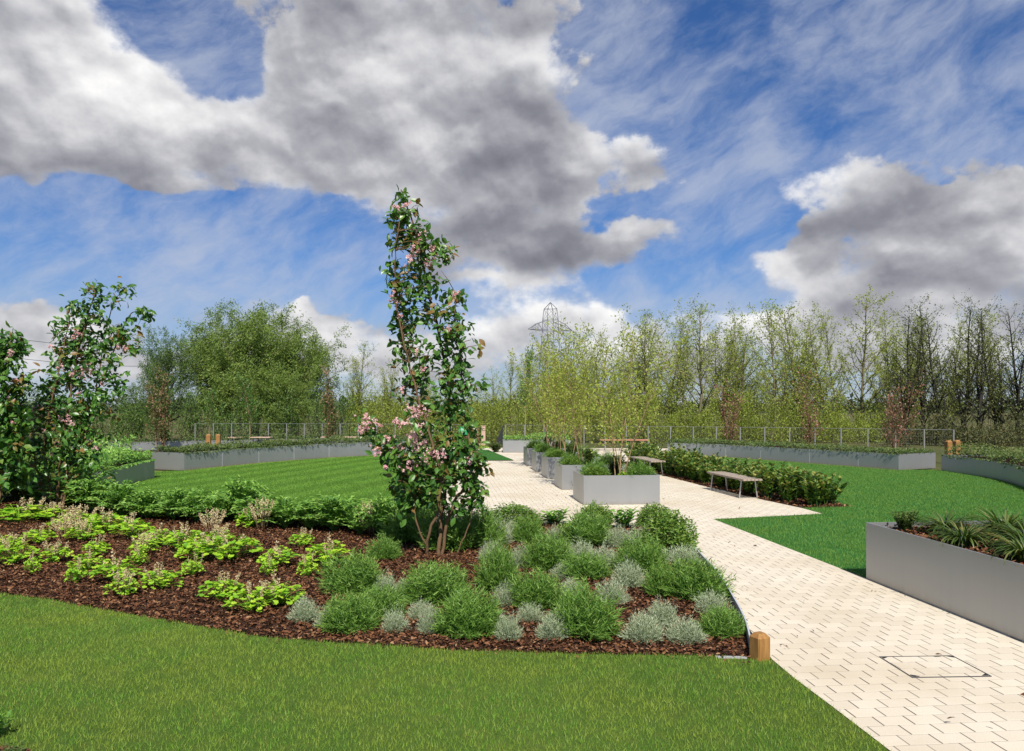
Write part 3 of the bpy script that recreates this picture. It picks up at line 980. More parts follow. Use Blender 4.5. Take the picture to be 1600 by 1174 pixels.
# gate corner: timber posts, notice, dark netting panel
Dg = 39.5
for px, wd, top, mt, lb in ((745, .26, 668, 'bark_cherry', 'brown timber gate post beside the green notice'), (755.5, .20, 666, 'palewood', 'pale timber gate post at the far end of the plaza')):
    g = G()
    hh = zat(top, Dg)
    g.box((0, 0, hh / 2), (wd, .2, hh))
    g.box((0, 0, hh + .012), (wd + .03, .23, .022))
    o = g.build('gate_post', M[mt])
    o.location = (xat(px, Dg), Dg, 0)
    tag(o, lb, 'post', 'gate posts at the far end')
ns = thing('notice_board', 'small green notice on a post seen through the flowering tree', 'sign', (xat(724, 39.2), 39.2, 0))
g = G(); g.box((0, 0, .72), (.46, .03, .46)); g.build('panel', M['sign_green'], ns)
g = G(); g.box((0, .035, .45), (.06, .04, .9)); g.build('post', M['post_steel'], ns)
g = G()
for k, (wd, zz) in enumerate(((.30, .84), (.24, .79))): g.box((0, -.017, zz), (wd, .004, .022))
g.build('stripe', M['white'], ns)
g = G()
x0, x1 = xat(774, 40), xat(786, 40)
V = [(x0, 40, 0), (x1, 40.1, 0), (x1, 40.1, .97), (x1 - .05, 40.1, .97)]
V += [(a, b + .08, c_) for a, b, c_ in V]
g.add(V, [np.array([(0, 1, 2, 3), (7, 6, 5, 4), (0, 4, 5, 1), (1, 5, 6, 2), (2, 6, 7, 3), (3, 7, 4, 0)])])
tag(g.build('fence_brace', M['dark']), 'dark slanting brace panel at the near end of the right fence', 'brace')

# electricity pylon far behind the trees
Dp = 300.0
py = thing('electricity_pylon', 'grey lattice electricity pylon rising far behind the trees', 'pylon', (xat(860, Dp), Dp, 0), R(22))
lv = [(0, 4.6), (7, 4.1), (13, 3.6), (18, 3.2), (22, 2.9), (27, 2.6), (31.5, 2.4), (35.7, 2.3), (40, 1.9)]
g = G()
cs = [(-1, -1), (1, -1), (1, 1), (-1, 1)]
for (z1, w1), (z2, w2) in zip(lv[:-1], lv[1:]):
    for k in range(4):
        a, b = cs[k], cs[(k + 1) % 4]
        p1, p2 = (a[0] * w1, a[1] * w1, z1), (a[0] * w2, a[1] * w2, z2)
        q1, q2 = (b[0] * w1, b[1] * w1, z1), (b[0] * w2, b[1] * w2, z2)
        g.tube([p1, p2], .12, 4)
        g.tube([p1, q2], .06, 4); g.tube([q1, p2], .06, 4); g.tube([p2, q2], .07, 4)
for a in cs: g.tube([(a[0] * 1.9, a[1] * 1.9, 40), (0, 0, 42.6)], .14, 4)
g.build('tower', M['pylon'], py)
for zz, L in ((35.2, 9.5), (23.5, 8.0), (14.5, 9.5)):
    for s in (-1, 1):
        g = G()
        tip = (s * L, 0, zz - 3.4)
        w0 = 2.4
        for yy in (-w0, w0):
            g.tube([(s * w0, yy, zz), (s * (w0 + L) * .5, yy * .5, zz - 1.2), tip], .13, 4)
            g.tube([(s * w0, yy, zz - 3.6), tip], .13, 4)
            for f in (.25, .5, .75):
                x = s * (w0 + (L - w0) * f)
                g.tube([(x, yy * (1 - f), zz - 3.4 * f ** 1.4), (x, yy * (1 - f), zz - 3.55)], .07, 4)
                g.tube([(x, yy * (1 - f), zz - 3.4 * f ** 1.4), (s * (w0 + (L - w0) * (f - .25)), yy * (1 - f + .25), zz - 3.6)], .07, 4)
        g.build('cross_arm', M['pylon'], py)
for pa, pb, lb in (((-200, 487), (262, 545), 'upper thin power line crossing the sky at the left'), ((-200, 520), (262, 572), 'lower thin power line crossing the sky at the left')):
    g = G()
    D1 = 110.
    a = np.array((xat(pa[0], D1), D1, zat(pa[1], D1))); b = np.array((xat(pb[0], D1 + 30), D1 + 30, zat(pb[1], D1 + 30)))
    tt = np.linspace(0, 1, 14)[:, None]
    pts = a * (1 - tt) + b * tt
    pts[:, 2] -= (1.5 * 4 * tt * (1 - tt))[:, 0]
    g.tube(pts, .035, 4)
    tag(g.build('power_line', M['dark']), lb, 'power line', 'power lines in the sky')

# ================================================================== PLANT PROTOTYPES (unit size: width 1, height 1)
PROTO = {}


def dome_points(n, r, lump=.12, seed=0):
    rr = np.random.default_rng(seed)
    d = unit(n, rr)
    d[:, 2] = np.abs(d[:, 2])
    a = np.arctan2(d[:, 1], d[:, 0])
    k = 1 + lump * (np.sin(3 * a + seed) * np.cos(4 * d[:, 2] + seed * 2) + .6 * np.sin(7 * a + 2 * seed + 5 * d[:, 2]))
    return d, k, rr


def mk_needles(key, var, n, per, nl, wob, upness, m, hw=.5, hh=1.0, inner=.3):
    out = []
    for s in range(var):
        d, k, rr = dome_points(n, 1, .10 + .03 * s, s + 3)
        g = G()
        tip = np.c_[d[:, :2] * hw, .12 + d[:, 2] * (hh - .14)] * k[:, None] * rr.uniform(.82, 1.08, n)[:, None]
        base = np.c_[d[:, :2] * .12 * rr.uniform(0, 1, (n, 1)), np.zeros(n)]
        for j in range(per):
            t = inner + (1 - inner) * (j + rr.uniform(0, 1, n)) / per
            bend = t ** (1 + upness)
            pos = np.c_[base[:, :2] + (tip[:, :2] - base[:, :2]) * t[:, None] ** .8, base[:, 2] + (tip[:, 2] - base[:, 2]) * bend]
            dr = tip - base
            dr /= np.linalg.norm(dr, axis=1)[:, None]
            dd = dr + rr.normal(0, wob, (n, 3)) + np.array((0, 0, .25))
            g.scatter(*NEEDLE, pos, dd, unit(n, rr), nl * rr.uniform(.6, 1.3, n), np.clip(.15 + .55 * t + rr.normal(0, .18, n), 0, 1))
        out.append([('foliage', g.mesh(key, M[m]))])
    PROTO[key] = out


mk_needles('lavender', 5, 620, 9, .105, .55, .25, 'lav')
mk_needles('rosemary', 6, 560, 16, .115, .62, .1, 'rosemary', .5, 1.0, .2)


def mk_box():
    out = []
    for s in range(3):
        n = 4200
        d, k, rr = dome_points(n, 1, .16, s + 20)
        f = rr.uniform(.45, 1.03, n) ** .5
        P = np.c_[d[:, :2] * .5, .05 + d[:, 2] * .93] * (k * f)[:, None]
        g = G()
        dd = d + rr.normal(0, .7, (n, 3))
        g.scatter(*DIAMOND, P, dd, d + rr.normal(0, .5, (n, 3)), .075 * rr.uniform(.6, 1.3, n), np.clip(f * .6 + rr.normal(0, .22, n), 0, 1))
        out.append([('foliage', g.mesh('box', M['box']))])
    PROTO['box'] = out


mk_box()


def mk_heuchera():
    """metres: clump about .55 wide, .22 high; spikes to .45"""
    out = []
    for s in range(5):
        rr = np.random.default_rng(50 + s)
        n = 120
        a = rr.uniform(0, 2 * PI, n)
        rad = .27 * np.sqrt(rr.uniform(0.02, 1, n))
        P = np.c_[np.cos(a) * rad, np.sin(a) * rad, .25 - .14 * (rad / .27) ** 2 + rr.normal(0, .026, n)]
        d = np.c_[np.cos(a), np.sin(a), rr.normal(-.15, .25, n)]
        nr = np.c_[np.cos(a) * .35 + rr.normal(0, .25, n), np.sin(a) * .35 + rr.normal(0, .25, n), np.ones(n)]
        g = G()
        g.scatter(*SCALLOP, P, d, nr, rr.uniform(.050, .092, n), np.clip(rr.normal(.55, .22, n), 0, 1))
        for i in range(0, n, 2):
            g.tube([(0, 0, 0), P[i] * (.5, .5, .7), P[i]], .003, 3, .3)
        parts = [('leaves', g.mesh('heuchera_leaves', M['heuchera']))]
        g = G()
        for i in range(rr.integers(2, 7) if s < 4 else 14):
            a_, r_ = rr.uniform(0, 2 * PI), rr.uniform(.02, .2)
            h = rr.uniform(.25, .40)
            p0 = np.array((math.cos(a_) * r_ * .5, math.sin(a_) * r_ * .5 + .04, .05))
            p1 = np.array((math.cos(a_) * r_ * 1.2, math.sin(a_) * r_ * 1.2 + .06, h))
            g.tube([p0, (p0 + p1) / 2, p1], .003, 3, .1)
            m_ = 70
            t = rr.uniform(.42, 1.02, m_)
            pp = p0 + (p1 - p0) * t[:, None] + rr.normal(0, .009, (m_, 3))
            g.scatter(*DIAMOND, pp, unit(m_, rr) + np.array((0, 0, .3)), unit(m_, rr), rr.uniform(.016, .032, m_), rr.uniform(0, 1, m_))
        parts.append(('flower_spikes', g.mesh('flower_spikes', M['spike'])))
        out.append(parts)
    PROTO['heuchera'] = out


mk_heuchera()


def mk_fern():
    """leafy perennial: arching shoots with leaflets, unit width / height"""
    out = []
    for s in range(4):
        rr = np.random.default_rng(80 + s)
        g = G()
        for i in range(60):
            a = rr.uniform(0, 2 * PI)
            sp = rr.uniform(.10, .72)
            h = rr.uniform(.40, 1.05) * (1 - .40 * sp)
            t = np.linspace(0, 1, 13)
            pts = np.c_[np.cos(a) * sp * t ** 1.4, np.sin(a) * sp * t ** 1.4, h * np.sin(t * rr.uniform(1.4, 2.1)) / 1.0]
            g.tube(pts[::3], .008, 3, .3)
            tn = np.gradient(pts, axis=0)
            side = np.array((-math.sin(a), math.cos(a), 0))
            for sg in (-1, 1):
                k = slice(3, 13)
                m_ = 10
                d = tn[k] / np.linalg.norm(tn[k], axis=1)[:, None] * .7 + sg * side + rr.normal(0, .25, (m_, 3))
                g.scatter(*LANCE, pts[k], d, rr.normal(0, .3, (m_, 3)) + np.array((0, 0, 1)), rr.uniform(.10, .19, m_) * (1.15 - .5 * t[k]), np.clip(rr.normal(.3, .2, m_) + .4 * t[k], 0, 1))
        out.append([('foliage', g.mesh('perennial', M['fern']))])
    PROTO['perennial'] = out


mk_fern()


def mk_upright(key, m, n_st, tmpl, lsz, per, var, spread=.42, stemr=.012, dr_up=.8):
    out = []
    for s in range(var):
        rr = np.random.default_rng(120 + s + len(key))
        g = G()
        for i in range(n_st):
            a = rr.uniform(0, 2 * PI)
            r0, r1 = rr.uniform(0, .16), rr.uniform(.08, spread)
            h = rr.uniform(.62, 1.0)
            p0 = np.array((math.cos(a) * r0, math.sin(a) * r0, 0)); p1 = np.array((math.cos(a) * r1, math.sin(a) * r1, h))
            g.tube([p0, (p0 + p1) / 2 + rr.normal(0, .03, 3), p1], [stemr, stemr * .8, stemr * .5], 4, .25)
            t = np.sort(rr.uniform(.12, 1.0, per))
            aa = np.arange(per) * 2.4 + rr.uniform(0, 6)
            d = np.c_[np.cos(aa), np.sin(aa), np.full(per, dr_up) + rr.normal(0, .3, per)]
            pos = p0 + (p1 - p0) * t[:, None]
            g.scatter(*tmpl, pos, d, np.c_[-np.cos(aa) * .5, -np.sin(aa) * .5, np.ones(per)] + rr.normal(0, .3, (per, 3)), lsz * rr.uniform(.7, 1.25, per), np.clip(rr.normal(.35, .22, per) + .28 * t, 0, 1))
        out.append([('foliage', g.mesh(key, M[m]))])
    PROTO[key] = out


mk_upright('laurel', 'laurel', 24, OVAL, .125, 22, 5,  .46, .010, 1.1)
mk_upright('broadleaf', 'fern', 15, LANCE, .30, 9, 2, .42)
mk_upright('dark_bush', 'cover', 44, OVAL, .10, 20, 2, .50)


def mk_strap():
    """metres: .75 wide, .5 high"""
    out = []
    for s in range(4):
        rr = np.random.default_rng(160 + s)
        g = G()
        for i in range(250):
            a = rr.uniform(0, 2 * PI)
            L = rr.uniform(.22, .48)
            out_ = rr.uniform(.6, 2.1)
            t = np.linspace(0, 1, 8)
            ang = PI / 2 - out_ * t * 1.55 - rr.uniform(0, .25)
            ds = L / 7
            rd = np.concatenate(([0], np.cumsum(np.cos(ang[:-1]) * ds)))
            zz = np.concatenate(([0], np.cumsum(np.sin(ang[:-1]) * ds)))
            b = rr.uniform(0, .10)
            c_, s_ = math.cos(a), math.sin(a)
            w_ = .0080 * rr.uniform(.7, 1.3) * np.sqrt(np.clip(1 - t ** 2.2, 0, 1)) + .0006
            ctr = np.c_[c_ * (b + rd), s_ * (b + rd), zz]
            sd = np.array((-s_, c_, 0))
            V = np.concatenate((ctr - w_[:, None] * sd + np.array((0, 0, .003)), ctr, ctr + w_[:, None] * sd + np.array((0, 0, .003))))
            k = np.arange(7)
            g.add(V, [np.stack((k, k + 1, k + 9, k + 8), -1), np.stack((k + 8, k + 9, k + 17, k + 16), -1)], np.clip(rr.normal(.42, .25), 0, 1))
        out.append([('foliage', g.mesh('strap_clump', M['strap'], True))])
    PROTO['strap'] = out


mk_strap()


def place(key, name, x, y, z, sx, sz, label, cat, group=None, rz=None, var=None):
    parts = PROTO[key][(var if var is not None else int(rng.integers(0, 99))) % len(PROTO[key])]
    rz = rng.uniform(0, 2 * PI) if rz is None else rz
    if len(parts) == 1:
        o = link(name, parts[0][1])
        o.location = (x, y, z)
        o.rotation_euler = (0, 0, rz)
        o.scale = (sx * rng.uniform(.88, 1.14), sx * rng.uniform(.88, 1.14), sz * rng.uniform(.92, 1.1))
        return tag(o, label, cat, group)
    t = thing(name, label, cat, (x, y, z), rz, group, (sx, sx, sz))
    for pn, me in parts:
        link(pn, me, t)
    return t


ORD = ['leftmost', 'second', 'third', 'fourth', 'fifth', 'sixth', 'seventh', 'eighth', 'ninth', 'tenth', 'eleventh', 'twelfth', 'thirteenth', 'fourteenth', 'fifteenth', 'sixteenth', 'seventeenth', 'eighteenth', 'nineteenth', 'twentieth', 'twenty-first', 'twenty-second', 'twenty-third', 'twenty-fourth', 'twenty-fifth', 'twenty-sixth']


def nth(i, n):
    if i == 0: return 'leftmost'
    if i == n - 1: return 'rightmost'
    return ORD[i] + ' from the left'


# ---- the shrub bed: (kind, photo x, photo y of the base, width px, top y)
SHR = [('s', 476, 974, 40, 932), ('s', 513, 984, 42, 944), ('g', 552, 930, 86, 862), ('g', 546, 990, 74, 930), ('g', 592, 968, 78, 914), ('s', 603, 932, 36, 897), ('s', 618, 989, 36, 949),
       ('g', 602, 876, 46, 842), ('g', 682, 945, 96, 882), ('s', 636, 934, 30, 903), ('s', 660, 970, 38, 934), ('s', 670, 993, 34, 948), ('g', 733, 999, 90, 920),
       ('s', 794, 1003, 44, 955), ('s', 828, 974, 40, 938), ('s', 789, 950, 40, 910), ('s', 863, 1001, 42, 957), ('g', 840, 955, 78, 887), ('g', 777, 925, 58, 852), ('s', 770, 880, 38, 846),
       ('s', 777, 853, 48, 808), ('s', 802, 846, 34, 813), ('g', 826, 850, 42, 806), ('b', 802, 822, 74, 788), ('s', 813, 890, 34, 848), ('g', 857, 892, 72, 833), ('s', 868, 850, 32, 820),
       ('u', 866, 822, 46, 797), ('g', 915, 856, 80, 799), ('b', 930, 820, 50, 786), ('s', 905, 880, 48, 846), ('g', 915, 907, 64, 862), ('s', 947, 890, 44, 849), ('s', 877, 906, 30, 880),
       ('s', 892, 937, 38, 903), ('g', 914, 1001, 92, 914), ('s', 956, 947, 46, 905), ('s', 967, 857, 34, 821), ('s', 1001, 853, 40, 822), ('g', 1003, 899, 76, 836), ('s', 983, 920, 48, 876),
       ('g', 1033, 934, 52, 878), ('g', 1085, 940, 84, 871), ('s', 1066, 884, 54, 850), ('b', 1046, 868, 68, 806), ('b', 1022, 826, 56, 789), ('u', 974, 828, 52, 792),
       ('s', 1034, 980, 50, 934), ('s', 1006, 1006, 54, 956), ('s', 1071, 1008, 52, 963), ('s', 1112, 962, 50, 921), ('g', 1126, 998, 62, 948),
       ('g', 700, 862, 90, 792), ('g', 640, 850, 66, 788), ('g', 748, 858, 60, 795)]
rows = lambda by: 0 if by >= 962 else 1 if by >= 918 else 2 if by >= 872 else 3
rown = ['front row by the lawn', 'second row from the lawn', 'third row from the lawn', 'back row by the plaza']
spec = {'s': ('lavender', 'lavender', 'silver grey lavender mound', 'lavender', 'silver lavender mounds in the bed'),
        'g': ('rosemary', 'feathery_shrub', 'feathery bright green shrub', 'shrub', 'feathery green shrubs in the bed'),
        'b': ('box', 'box_shrub', 'dense small-leaved green shrub', 'shrub', 'dense round shrubs at the back of the bed'),
        'u': ('broadleaf', 'leafy_perennial', 'upright broad-leaved green plant', 'plant', 'broad-leaved plants at the back of the bed')}
by_row = {}
for s in SHR: by_row.setdefault((s[0], rows(s[2])), []).append(s)
for (k, r_), L in by_row.items():
    L.sort(key=lambda q: q[1])
    key, nm, ds, cat, grp = spec[k]
    for i, (_, px, by, wd, top) in enumerate(L):
        x, y = at(px, by)
        w_ = wd * y / F
        y += w_ * .35
        x = xat(px, y)
        hz = max(.12, zat(top, y + w_ * .1))
        lb = f'{ds}, {nth(i, len(L))} in the {rown[r_]}' if len(L) > 1 else f'{ds}, the only one in the {rown[r_]}'
        q_ = 1.08 if k == 'g' else 1.0
        place(key, nm, x, y, -.01, w_ * 1.12 * q_, hz * 1.04 * (1 + (q_ - 1) * .6), lb, cat, grp)

# ---- lime heucheras with cream spikes
HEU = [(30, 818, 88), (116, 832, 62), (131, 848, 48), (165, 834, 64), (206, 845, 58), (246, 856, 50), (296, 864, 64), (312, 878, 60), (362, 878, 88), (22, 884, 62), (8, 864, 44), (86, 882, 44),
       (135, 896, 48), (184, 914, 66), (190, 936, 44), (255, 924, 56), (343, 942, 62), (392, 960, 66), (438, 950, 66), (435, 888, 54), (512, 888, 70), (392, 826, 46), (50, 902, 22), (420, 905, 24), (225, 868, 40), (150, 872, 36), (60, 852, 44), (345, 852, 40), (480, 905, 30), (300, 905, 34), (120, 915, 30), (215, 888, 30), (470, 858, 36), (268, 812, 46), (80, 815, 40)]
HEU.sort(key=lambda q: q[1])
bands = [(0, 850, 'upper band at the back of the mulch'), (850, 900, 'middle band of the mulch'), (900, 999, 'lower band near the lawn edge')]
for lo, hi, bn_ in bands:
    L = sorted([q for q in HEU if lo <= q[1] < hi], key=lambda q: q[0])
    for i, (px, by, wd) in enumerate(L):
        x, y = at(px, by)
        y += .12
        x = xat(px, y)
        sc = 1.06 * wd * y / F / .56
        place('heuchera', 'heuchera', x, y, 0, sc, max(.75, min(1.1, sc)), f'lime rosette, {nth(i, len(L))} in the {bn_}', 'plant', 'lime green plants with cream flower spikes')

# ---- leafy perennials along the back edge
PER = [(110, 800, 80, 742), (150, 806, 76, 748), (190, 812, 70, 760), (232, 815, 74, 768), (272, 818, 60, 772), (308, 820, 70, 768), (340, 822, 54, 776), (374, 818, 74, 756), (412, 826, 60, 780), (446, 830, 72, 782), (486, 832, 58, 790),
       (522, 834, 84, 778), (562, 840, 62, 788), (596, 844, 66, 784), (60, 790, 80, 735), (20, 780, 80, 730)]
PER.sort(key=lambda q: q[0])
PER2 = [(px + 17, by - 7, wd * .9, top + 2 + (i * 37) % 15) for i, (px, by, wd, top) in enumerate(PER) if px > 90]
for L, wh in ((PER, 'front row'), (PER2, 'rear row')):
    for i, (px, by, wd, top) in enumerate(L):
        x, y = at(px, by)
        y += .2
        x = xat(px, y)
        w_ = wd * y / F
        ds = 'tall dark leafy perennial' if px == 374 else 'mid green leafy perennial'
        place('perennial', 'leafy_perennial', x, y, -.01, w_ * 1.0, zat(top, y) * 1.28, f'{ds}, {nth(i, len(L))} in the {wh} along the left lawn', 'plant', 'leafy perennials along the back of the bed')
for i, (px, by, hh) in enumerate(((408, 830, .5), (575, 838, .5), (100, 845, .38), (330, 838, .4), (60, 775, .75))):
    x, y = at(px, by)
    o = link('flower_spikes', PROTO['heuchera'][4][1][1])
    o.location = (x, y, 0)
    o.scale = (.9, .9, hh / .36)
    tag(o, f'tuft of cream flower spikes among the leafy perennials, {["second from the right", "rightmost", "second from the left", "middle one", "leftmost and tallest"][i]}', 'flowers', 'cream flower tufts at the back of the bed')

# ---- plants in the row of planters
for i, (bx, by) in enumerate(BOXES):
    nm = ['nearest', 'second', 'third', 'fourth', 'farthest'][i]
    o2 = np.array((bx, by))
    for j, (u_, v_, key, wd, hh, ds) in enumerate([(.30, .30, 'box', .55, .24, 'low yellow green dome in front'), (.34, .74, 'rosemary', .62, .34, 'green dome at the left back'), (1.22, .32, 'rosemary', .60, .36, 'round green dome at the right front'),
                                                   (.80, .85, 'dark_bush', .50, .42, 'dark leafy bush at the back'), (.86, .26, 'heuchera', .45, .6, 'tiny lime plant in the middle')]):
        if i > 0 and j == 4: continue
        p = o2 + U * (u_ + rng.uniform(-.04, .04)) + VV * v_
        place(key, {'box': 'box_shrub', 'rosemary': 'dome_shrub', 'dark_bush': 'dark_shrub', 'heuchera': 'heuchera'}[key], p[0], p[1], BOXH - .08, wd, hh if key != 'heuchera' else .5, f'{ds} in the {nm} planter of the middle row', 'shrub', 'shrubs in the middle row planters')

# ---- strappy clumps and one small bush in the near planter
for i, (u_, v_, sc, lb) in enumerate(((.58, 4.62, 1.05, 'arching strap-leaved clump beside the small dark bush in the near planter'), (.30, 3.95, .95, 'strap-leaved clump leaning over the near rim of the right planter'), (1.05, 4.35, 1.05, 'strap-leaved clump at the back of the near planter, left one'),
                                      (.72, 3.6, 1.1, 'strap-leaved clump in the centre of the near planter'), (1.18, 3.7, 1.1, 'strap-leaved clump at the back of the near planter, middle one'), (.32, 3.15, 1.0, 'strap-leaved clump by the near rim at the picture edge'), (1.05, 3.0, 1.1, 'strap-leaved clump at the back of the near planter, right one'))):
    p = npc + U * u_ + VV * v_
    place('strap', 'strap_leaved_plant', p[0], p[1], NPH - .06, sc, sc * .78, lb, 'plant', 'strap-leaved clumps in the near planter', None, i)
p = npc + U * .30 + VV * 4.92
place('dark_bush', 'small_bush', p[0], p[1], NPH - .07, .36, .27, 'small dark round bush at the far left corner of the near planter', 'shrub', 'shrubs in the near planter')
chips('bark_mulch', [tuple(npc + U * a + VV * b) for a, b in ((.06, .1), (1.45, .1), (1.45, NPL - .06), (.06, NPL - .06))], 900, 'bark mulch on the soil of the near planter', .03, .07, NPH - .06)

# ---- laurel hedge
hf = smooth_line(HEDGE_FRONT, 8)
hl = np.concatenate(([0], np.cumsum(np.linalg.norm(np.diff(hf, axis=0), axis=1))))
for row, off in ((0, .38), (1, .98)):
    nH = 15
    for i in range(nH):
        s_ = .25 + (hl[-1] - .5) * (i + .5 * row) / nH
        x, y = np.interp(s_, hl, hf[:, 0]), np.interp(s_, hl, hf[:, 1])
        x += off + rng.uniform(-.06, .06)
        nm = 'nearest' if i == 0 else 'farthest' if i == nH - 1 else ORD[i] + ' from the near end'
        place('laurel', 'laurel_bush', x, y + .12 * row + rng.uniform(-.08, .08), 0, .92 * rng.uniform(.9, 1.12), rng.uniform(.52, .78), f'glossy green laurel bush, {nm} in the {"row beside the paving" if row == 0 else "row beside the right lawn"}', 'hedge plant', 'laurel bushes of the low hedge')
# small plants by the far lawn patch and in the bottom left corner
for i, (px, by, wd, hh, key, nm, lb) in enumerate(((752, 704, 26, .42, 'heuchera', 'lime_plant', 'yellow green plant at the edge of the far lawn triangle'), (775, 707, 26, .4, 'dark_bush', 'small_bush', 'low grey green bush at the tip of the far lawn triangle'),
                                       (738, 710, 26, .5, 'perennial', 'leafy_perennial', 'leafy plant behind the flowering tree by the far lawn'))):
    x, y = at(px, by)
    w_ = wd * y / F
    place(key, nm, x, y, .02, w_ * (1.7 if key == 'heuchera' else 1), hh * (2 if key == 'heuchera' else 1), lb, 'plant', 'small plants at the far end of the plaza')
for px, D, w_, h_, lb in ((-25, 15.6, 1.7, 1.9, 'big dark bush added as crown shade at the left picture edge under the flowering trees'), (38, 16.2, 1.5, 1.35, 'dark bush added as crown shade behind the stems of the left flowering tree'), (112, 16.6, 1.3, .85, 'leafy bush between the left flowering tree and the curved planter')):
    place('dark_bush' if px < 100 else 'perennial', 'dark_shrub' if px < 100 else 'leafy_perennial', xat(px, D), D, 0, w_, h_, lb, 'shrub', 'dark shrubs at the left end of the bed')  # the two dark bushes are added to stand in for tree crown shade
place('dark_bush', 'small_bush', -2.80, 4.30, 0, .20, .09, 'small dark leafy plant in the bottom left corner mulch', 'plant')
place('broadleaf', 'leafy_plant', -3.12, 4.62, 0, .22, .16, 'pale leafy plant at the left edge of the near lawn', 'plant')

# ================================================================== TREES
def rotv(d, ang, az, r):
    d = d / np.linalg.norm(d)
    ref = np.array((1., 0, 0)) if abs(d[2]) > .7 else np.array((0, 0, 1.))
    a = np.cross(d, ref); a /= np.linalg.norm(a)
    b = np.cross(d, a)
    return d * math.cos(ang) + (a * math.cos(az) + b * math.sin(az)) * math.sin(ang)


def grow(g, tw, p, d, L, r, lev, P, rr):
    n = P['seg'][lev]
    pts = [np.array(p, float)]
    d = np.array(d, float)
    for i in range(n):
        d = d + rr.normal(0, P['wob'][lev], 3) + np.array((0, 0, P['up'][lev]))
        d /= np.linalg.norm(d)
        pts.append(pts[-1] + d * L / n)
    pts = np.array(pts)
    t = np.linspace(0, 1, n + 1)
    rad = r * (1 - t * .82)
    g.tube(pts, rad, 6 if lev == 0 else 4 if lev == 1 else 3)
    if lev >= P['leaf_from']: tw.append(pts)
    if lev == P['max']: return
    k = P['kids'][lev]
    az = rr.uniform(0, 6)
    for j in range(k):
        f = P['st'][lev] + (1 - P['st'][lev]) * (j + rr.uniform(0, 1)) / k
        q = f * n
        i = min(int(q), n - 1)
        pos = pts[i] + (pts[i + 1] - pts[i]) * (q - i)
        az += 2.4 + rr.normal(0, .4)
        dd = rotv(pts[i + 1] - pts[i], P['ang'][lev] * rr.uniform(.75, 1.25), az, rr)
        Lc = L * P['rat'][lev] * (1.15 - P['sh'][lev] * f) * rr.uniform(.7, 1.2)
        grow(g, tw, pos, dd, Lc, max(.004, r * (1 - .8 * f) * .55), lev + 1, P, rr)


def leaves(g, tw, per_m, size, spread, rr, tmpl=DIAMOND, droop=0.):
    P, Dr = [], []
    for pts in tw:
        L = np.linalg.norm(pts[-1] - pts[0])
        m_ = max(2, int(per_m * L))
        cl = rr.uniform(.1, 1.0, max(1, m_ // 4))
        f = np.clip(rr.choice(cl, m_) + rr.normal(0, .07, m_), .05, 1.05) * (len(pts) - 1)
        i = np.clip(f.astype(int), 0, len(pts) - 2)
        q = pts[i] + (pts[i + 1] - pts[i]) * (f - i)[:, None]
        P.append(q + rr.normal(0, spread, (m_, 3)))
        Dr.append(pts[i + 1] - pts[i])
    P, Dr = np.concatenate(P), np.concatenate(Dr)
    n = len(P)
    d = Dr / (np.linalg.norm(Dr, axis=1)[:, None] + 1e-9) + unit(n, rr) * .9
    d[:, 2] -= droop
    g.scatter(*tmpl, P, d, unit(n, rr) + np.array((0, -.2, .4)), size * rr.uniform(.6, 1.35, n), np.clip(rr.beta(2, 2, n), 0, 1))
    return n


def mk_tree(key, var, stems, P, per_m, size, spread, bark, leaf, H_, tmpl=DIAMOND, droop=0., seed=300):
    out = []
    for s in range(var):
        rr = np.random.default_rng(seed + s)
        g, tw = G(), []
        for k in range(stems if isinstance(stems, int) else stems[s % len(stems)]):
            a = rr.uniform(0, 2 * PI)
            tilt = rr.uniform(.02, .16) * (1 if k else .3)
            r0 = .12 if k else 0.
            hh = H_ * (1 if k == 0 else rr.uniform(.62, .95))
            grow(g, tw, (math.cos(a) * r0, math.sin(a) * r0, -.3), (math.cos(a) * tilt, math.sin(a) * tilt, 1), hh, P['r'] * hh / H_, 0, P, rr)
        lg = G()
        leaves(lg, tw, per_m, size, spread, rr, tmpl, droop)
        out.append([('trunk', g.mesh(key + '_trunk', M[bark], True)), ('crown', lg.mesh(key + '_crown', M[leaf]))])
    PROTO[key] = out


ALDER = dict(seg=[12, 6, 4], wob=[.06, .14, .2], up=[.06, .10, .04], max=2, leaf_from=1, kids=[28, 8], st=[.14, .2], ang=[.72, .65], rat=[.36, .42], sh=[.75, .5], r=.10)
mk_tree('alder', 6, [2, 1, 3, 2, 1, 3], ALDER, 13, .115, .085, 'bark_alder', 'alder', 9.0)
mk_tree('alder_dark', 3, [3, 2, 3], dict(ALDER, r=.11, kids=[22, 6]), 9, .11, .085, 'bark_dark', 'alder_dark', 9.0, seed=340)
WILLOW = dict(seg=[6, 7, 5, 4], wob=[.10, .16, .2, .22], up=[.05, .06, .0, -.10], max=3, leaf_from=2, kids=[9, 8, 6], st=[.18, .2, .15], ang=[.85, .7, .7], rat=[.72, .50, .45], sh=[.45, .5, .4], r=.22)
mk_tree('willow', 2, [4, 3], WILLOW, 30, .18, .15, 'bark_olive', 'willow', 7.4, LANCE, .35, 400)
mk_tree('darktree', 2, [3, 2], dict(WILLOW, kids=[10, 7, 5]), 30, .16, .12, 'bark_dark', 'willow_dark', 6.5, LANCE, .2, 420)
THIN = dict(seg=[8, 5, 4], wob=[.10, .14, .2], up=[.05, .08, .05], max=2, leaf_from=1, kids=[13, 5], st=[.30, .2], ang=[.6, .6], rat=[.30, .45], sh=[.5, .5], r=.028)
mk_tree('multistem', 3, [4, 3, 4], dict(THIN, r=.022, kids=[15, 5]), 26, .072, .08, 'bark_tan', 'alder', 3.5, DIAMOND, 0, 440)
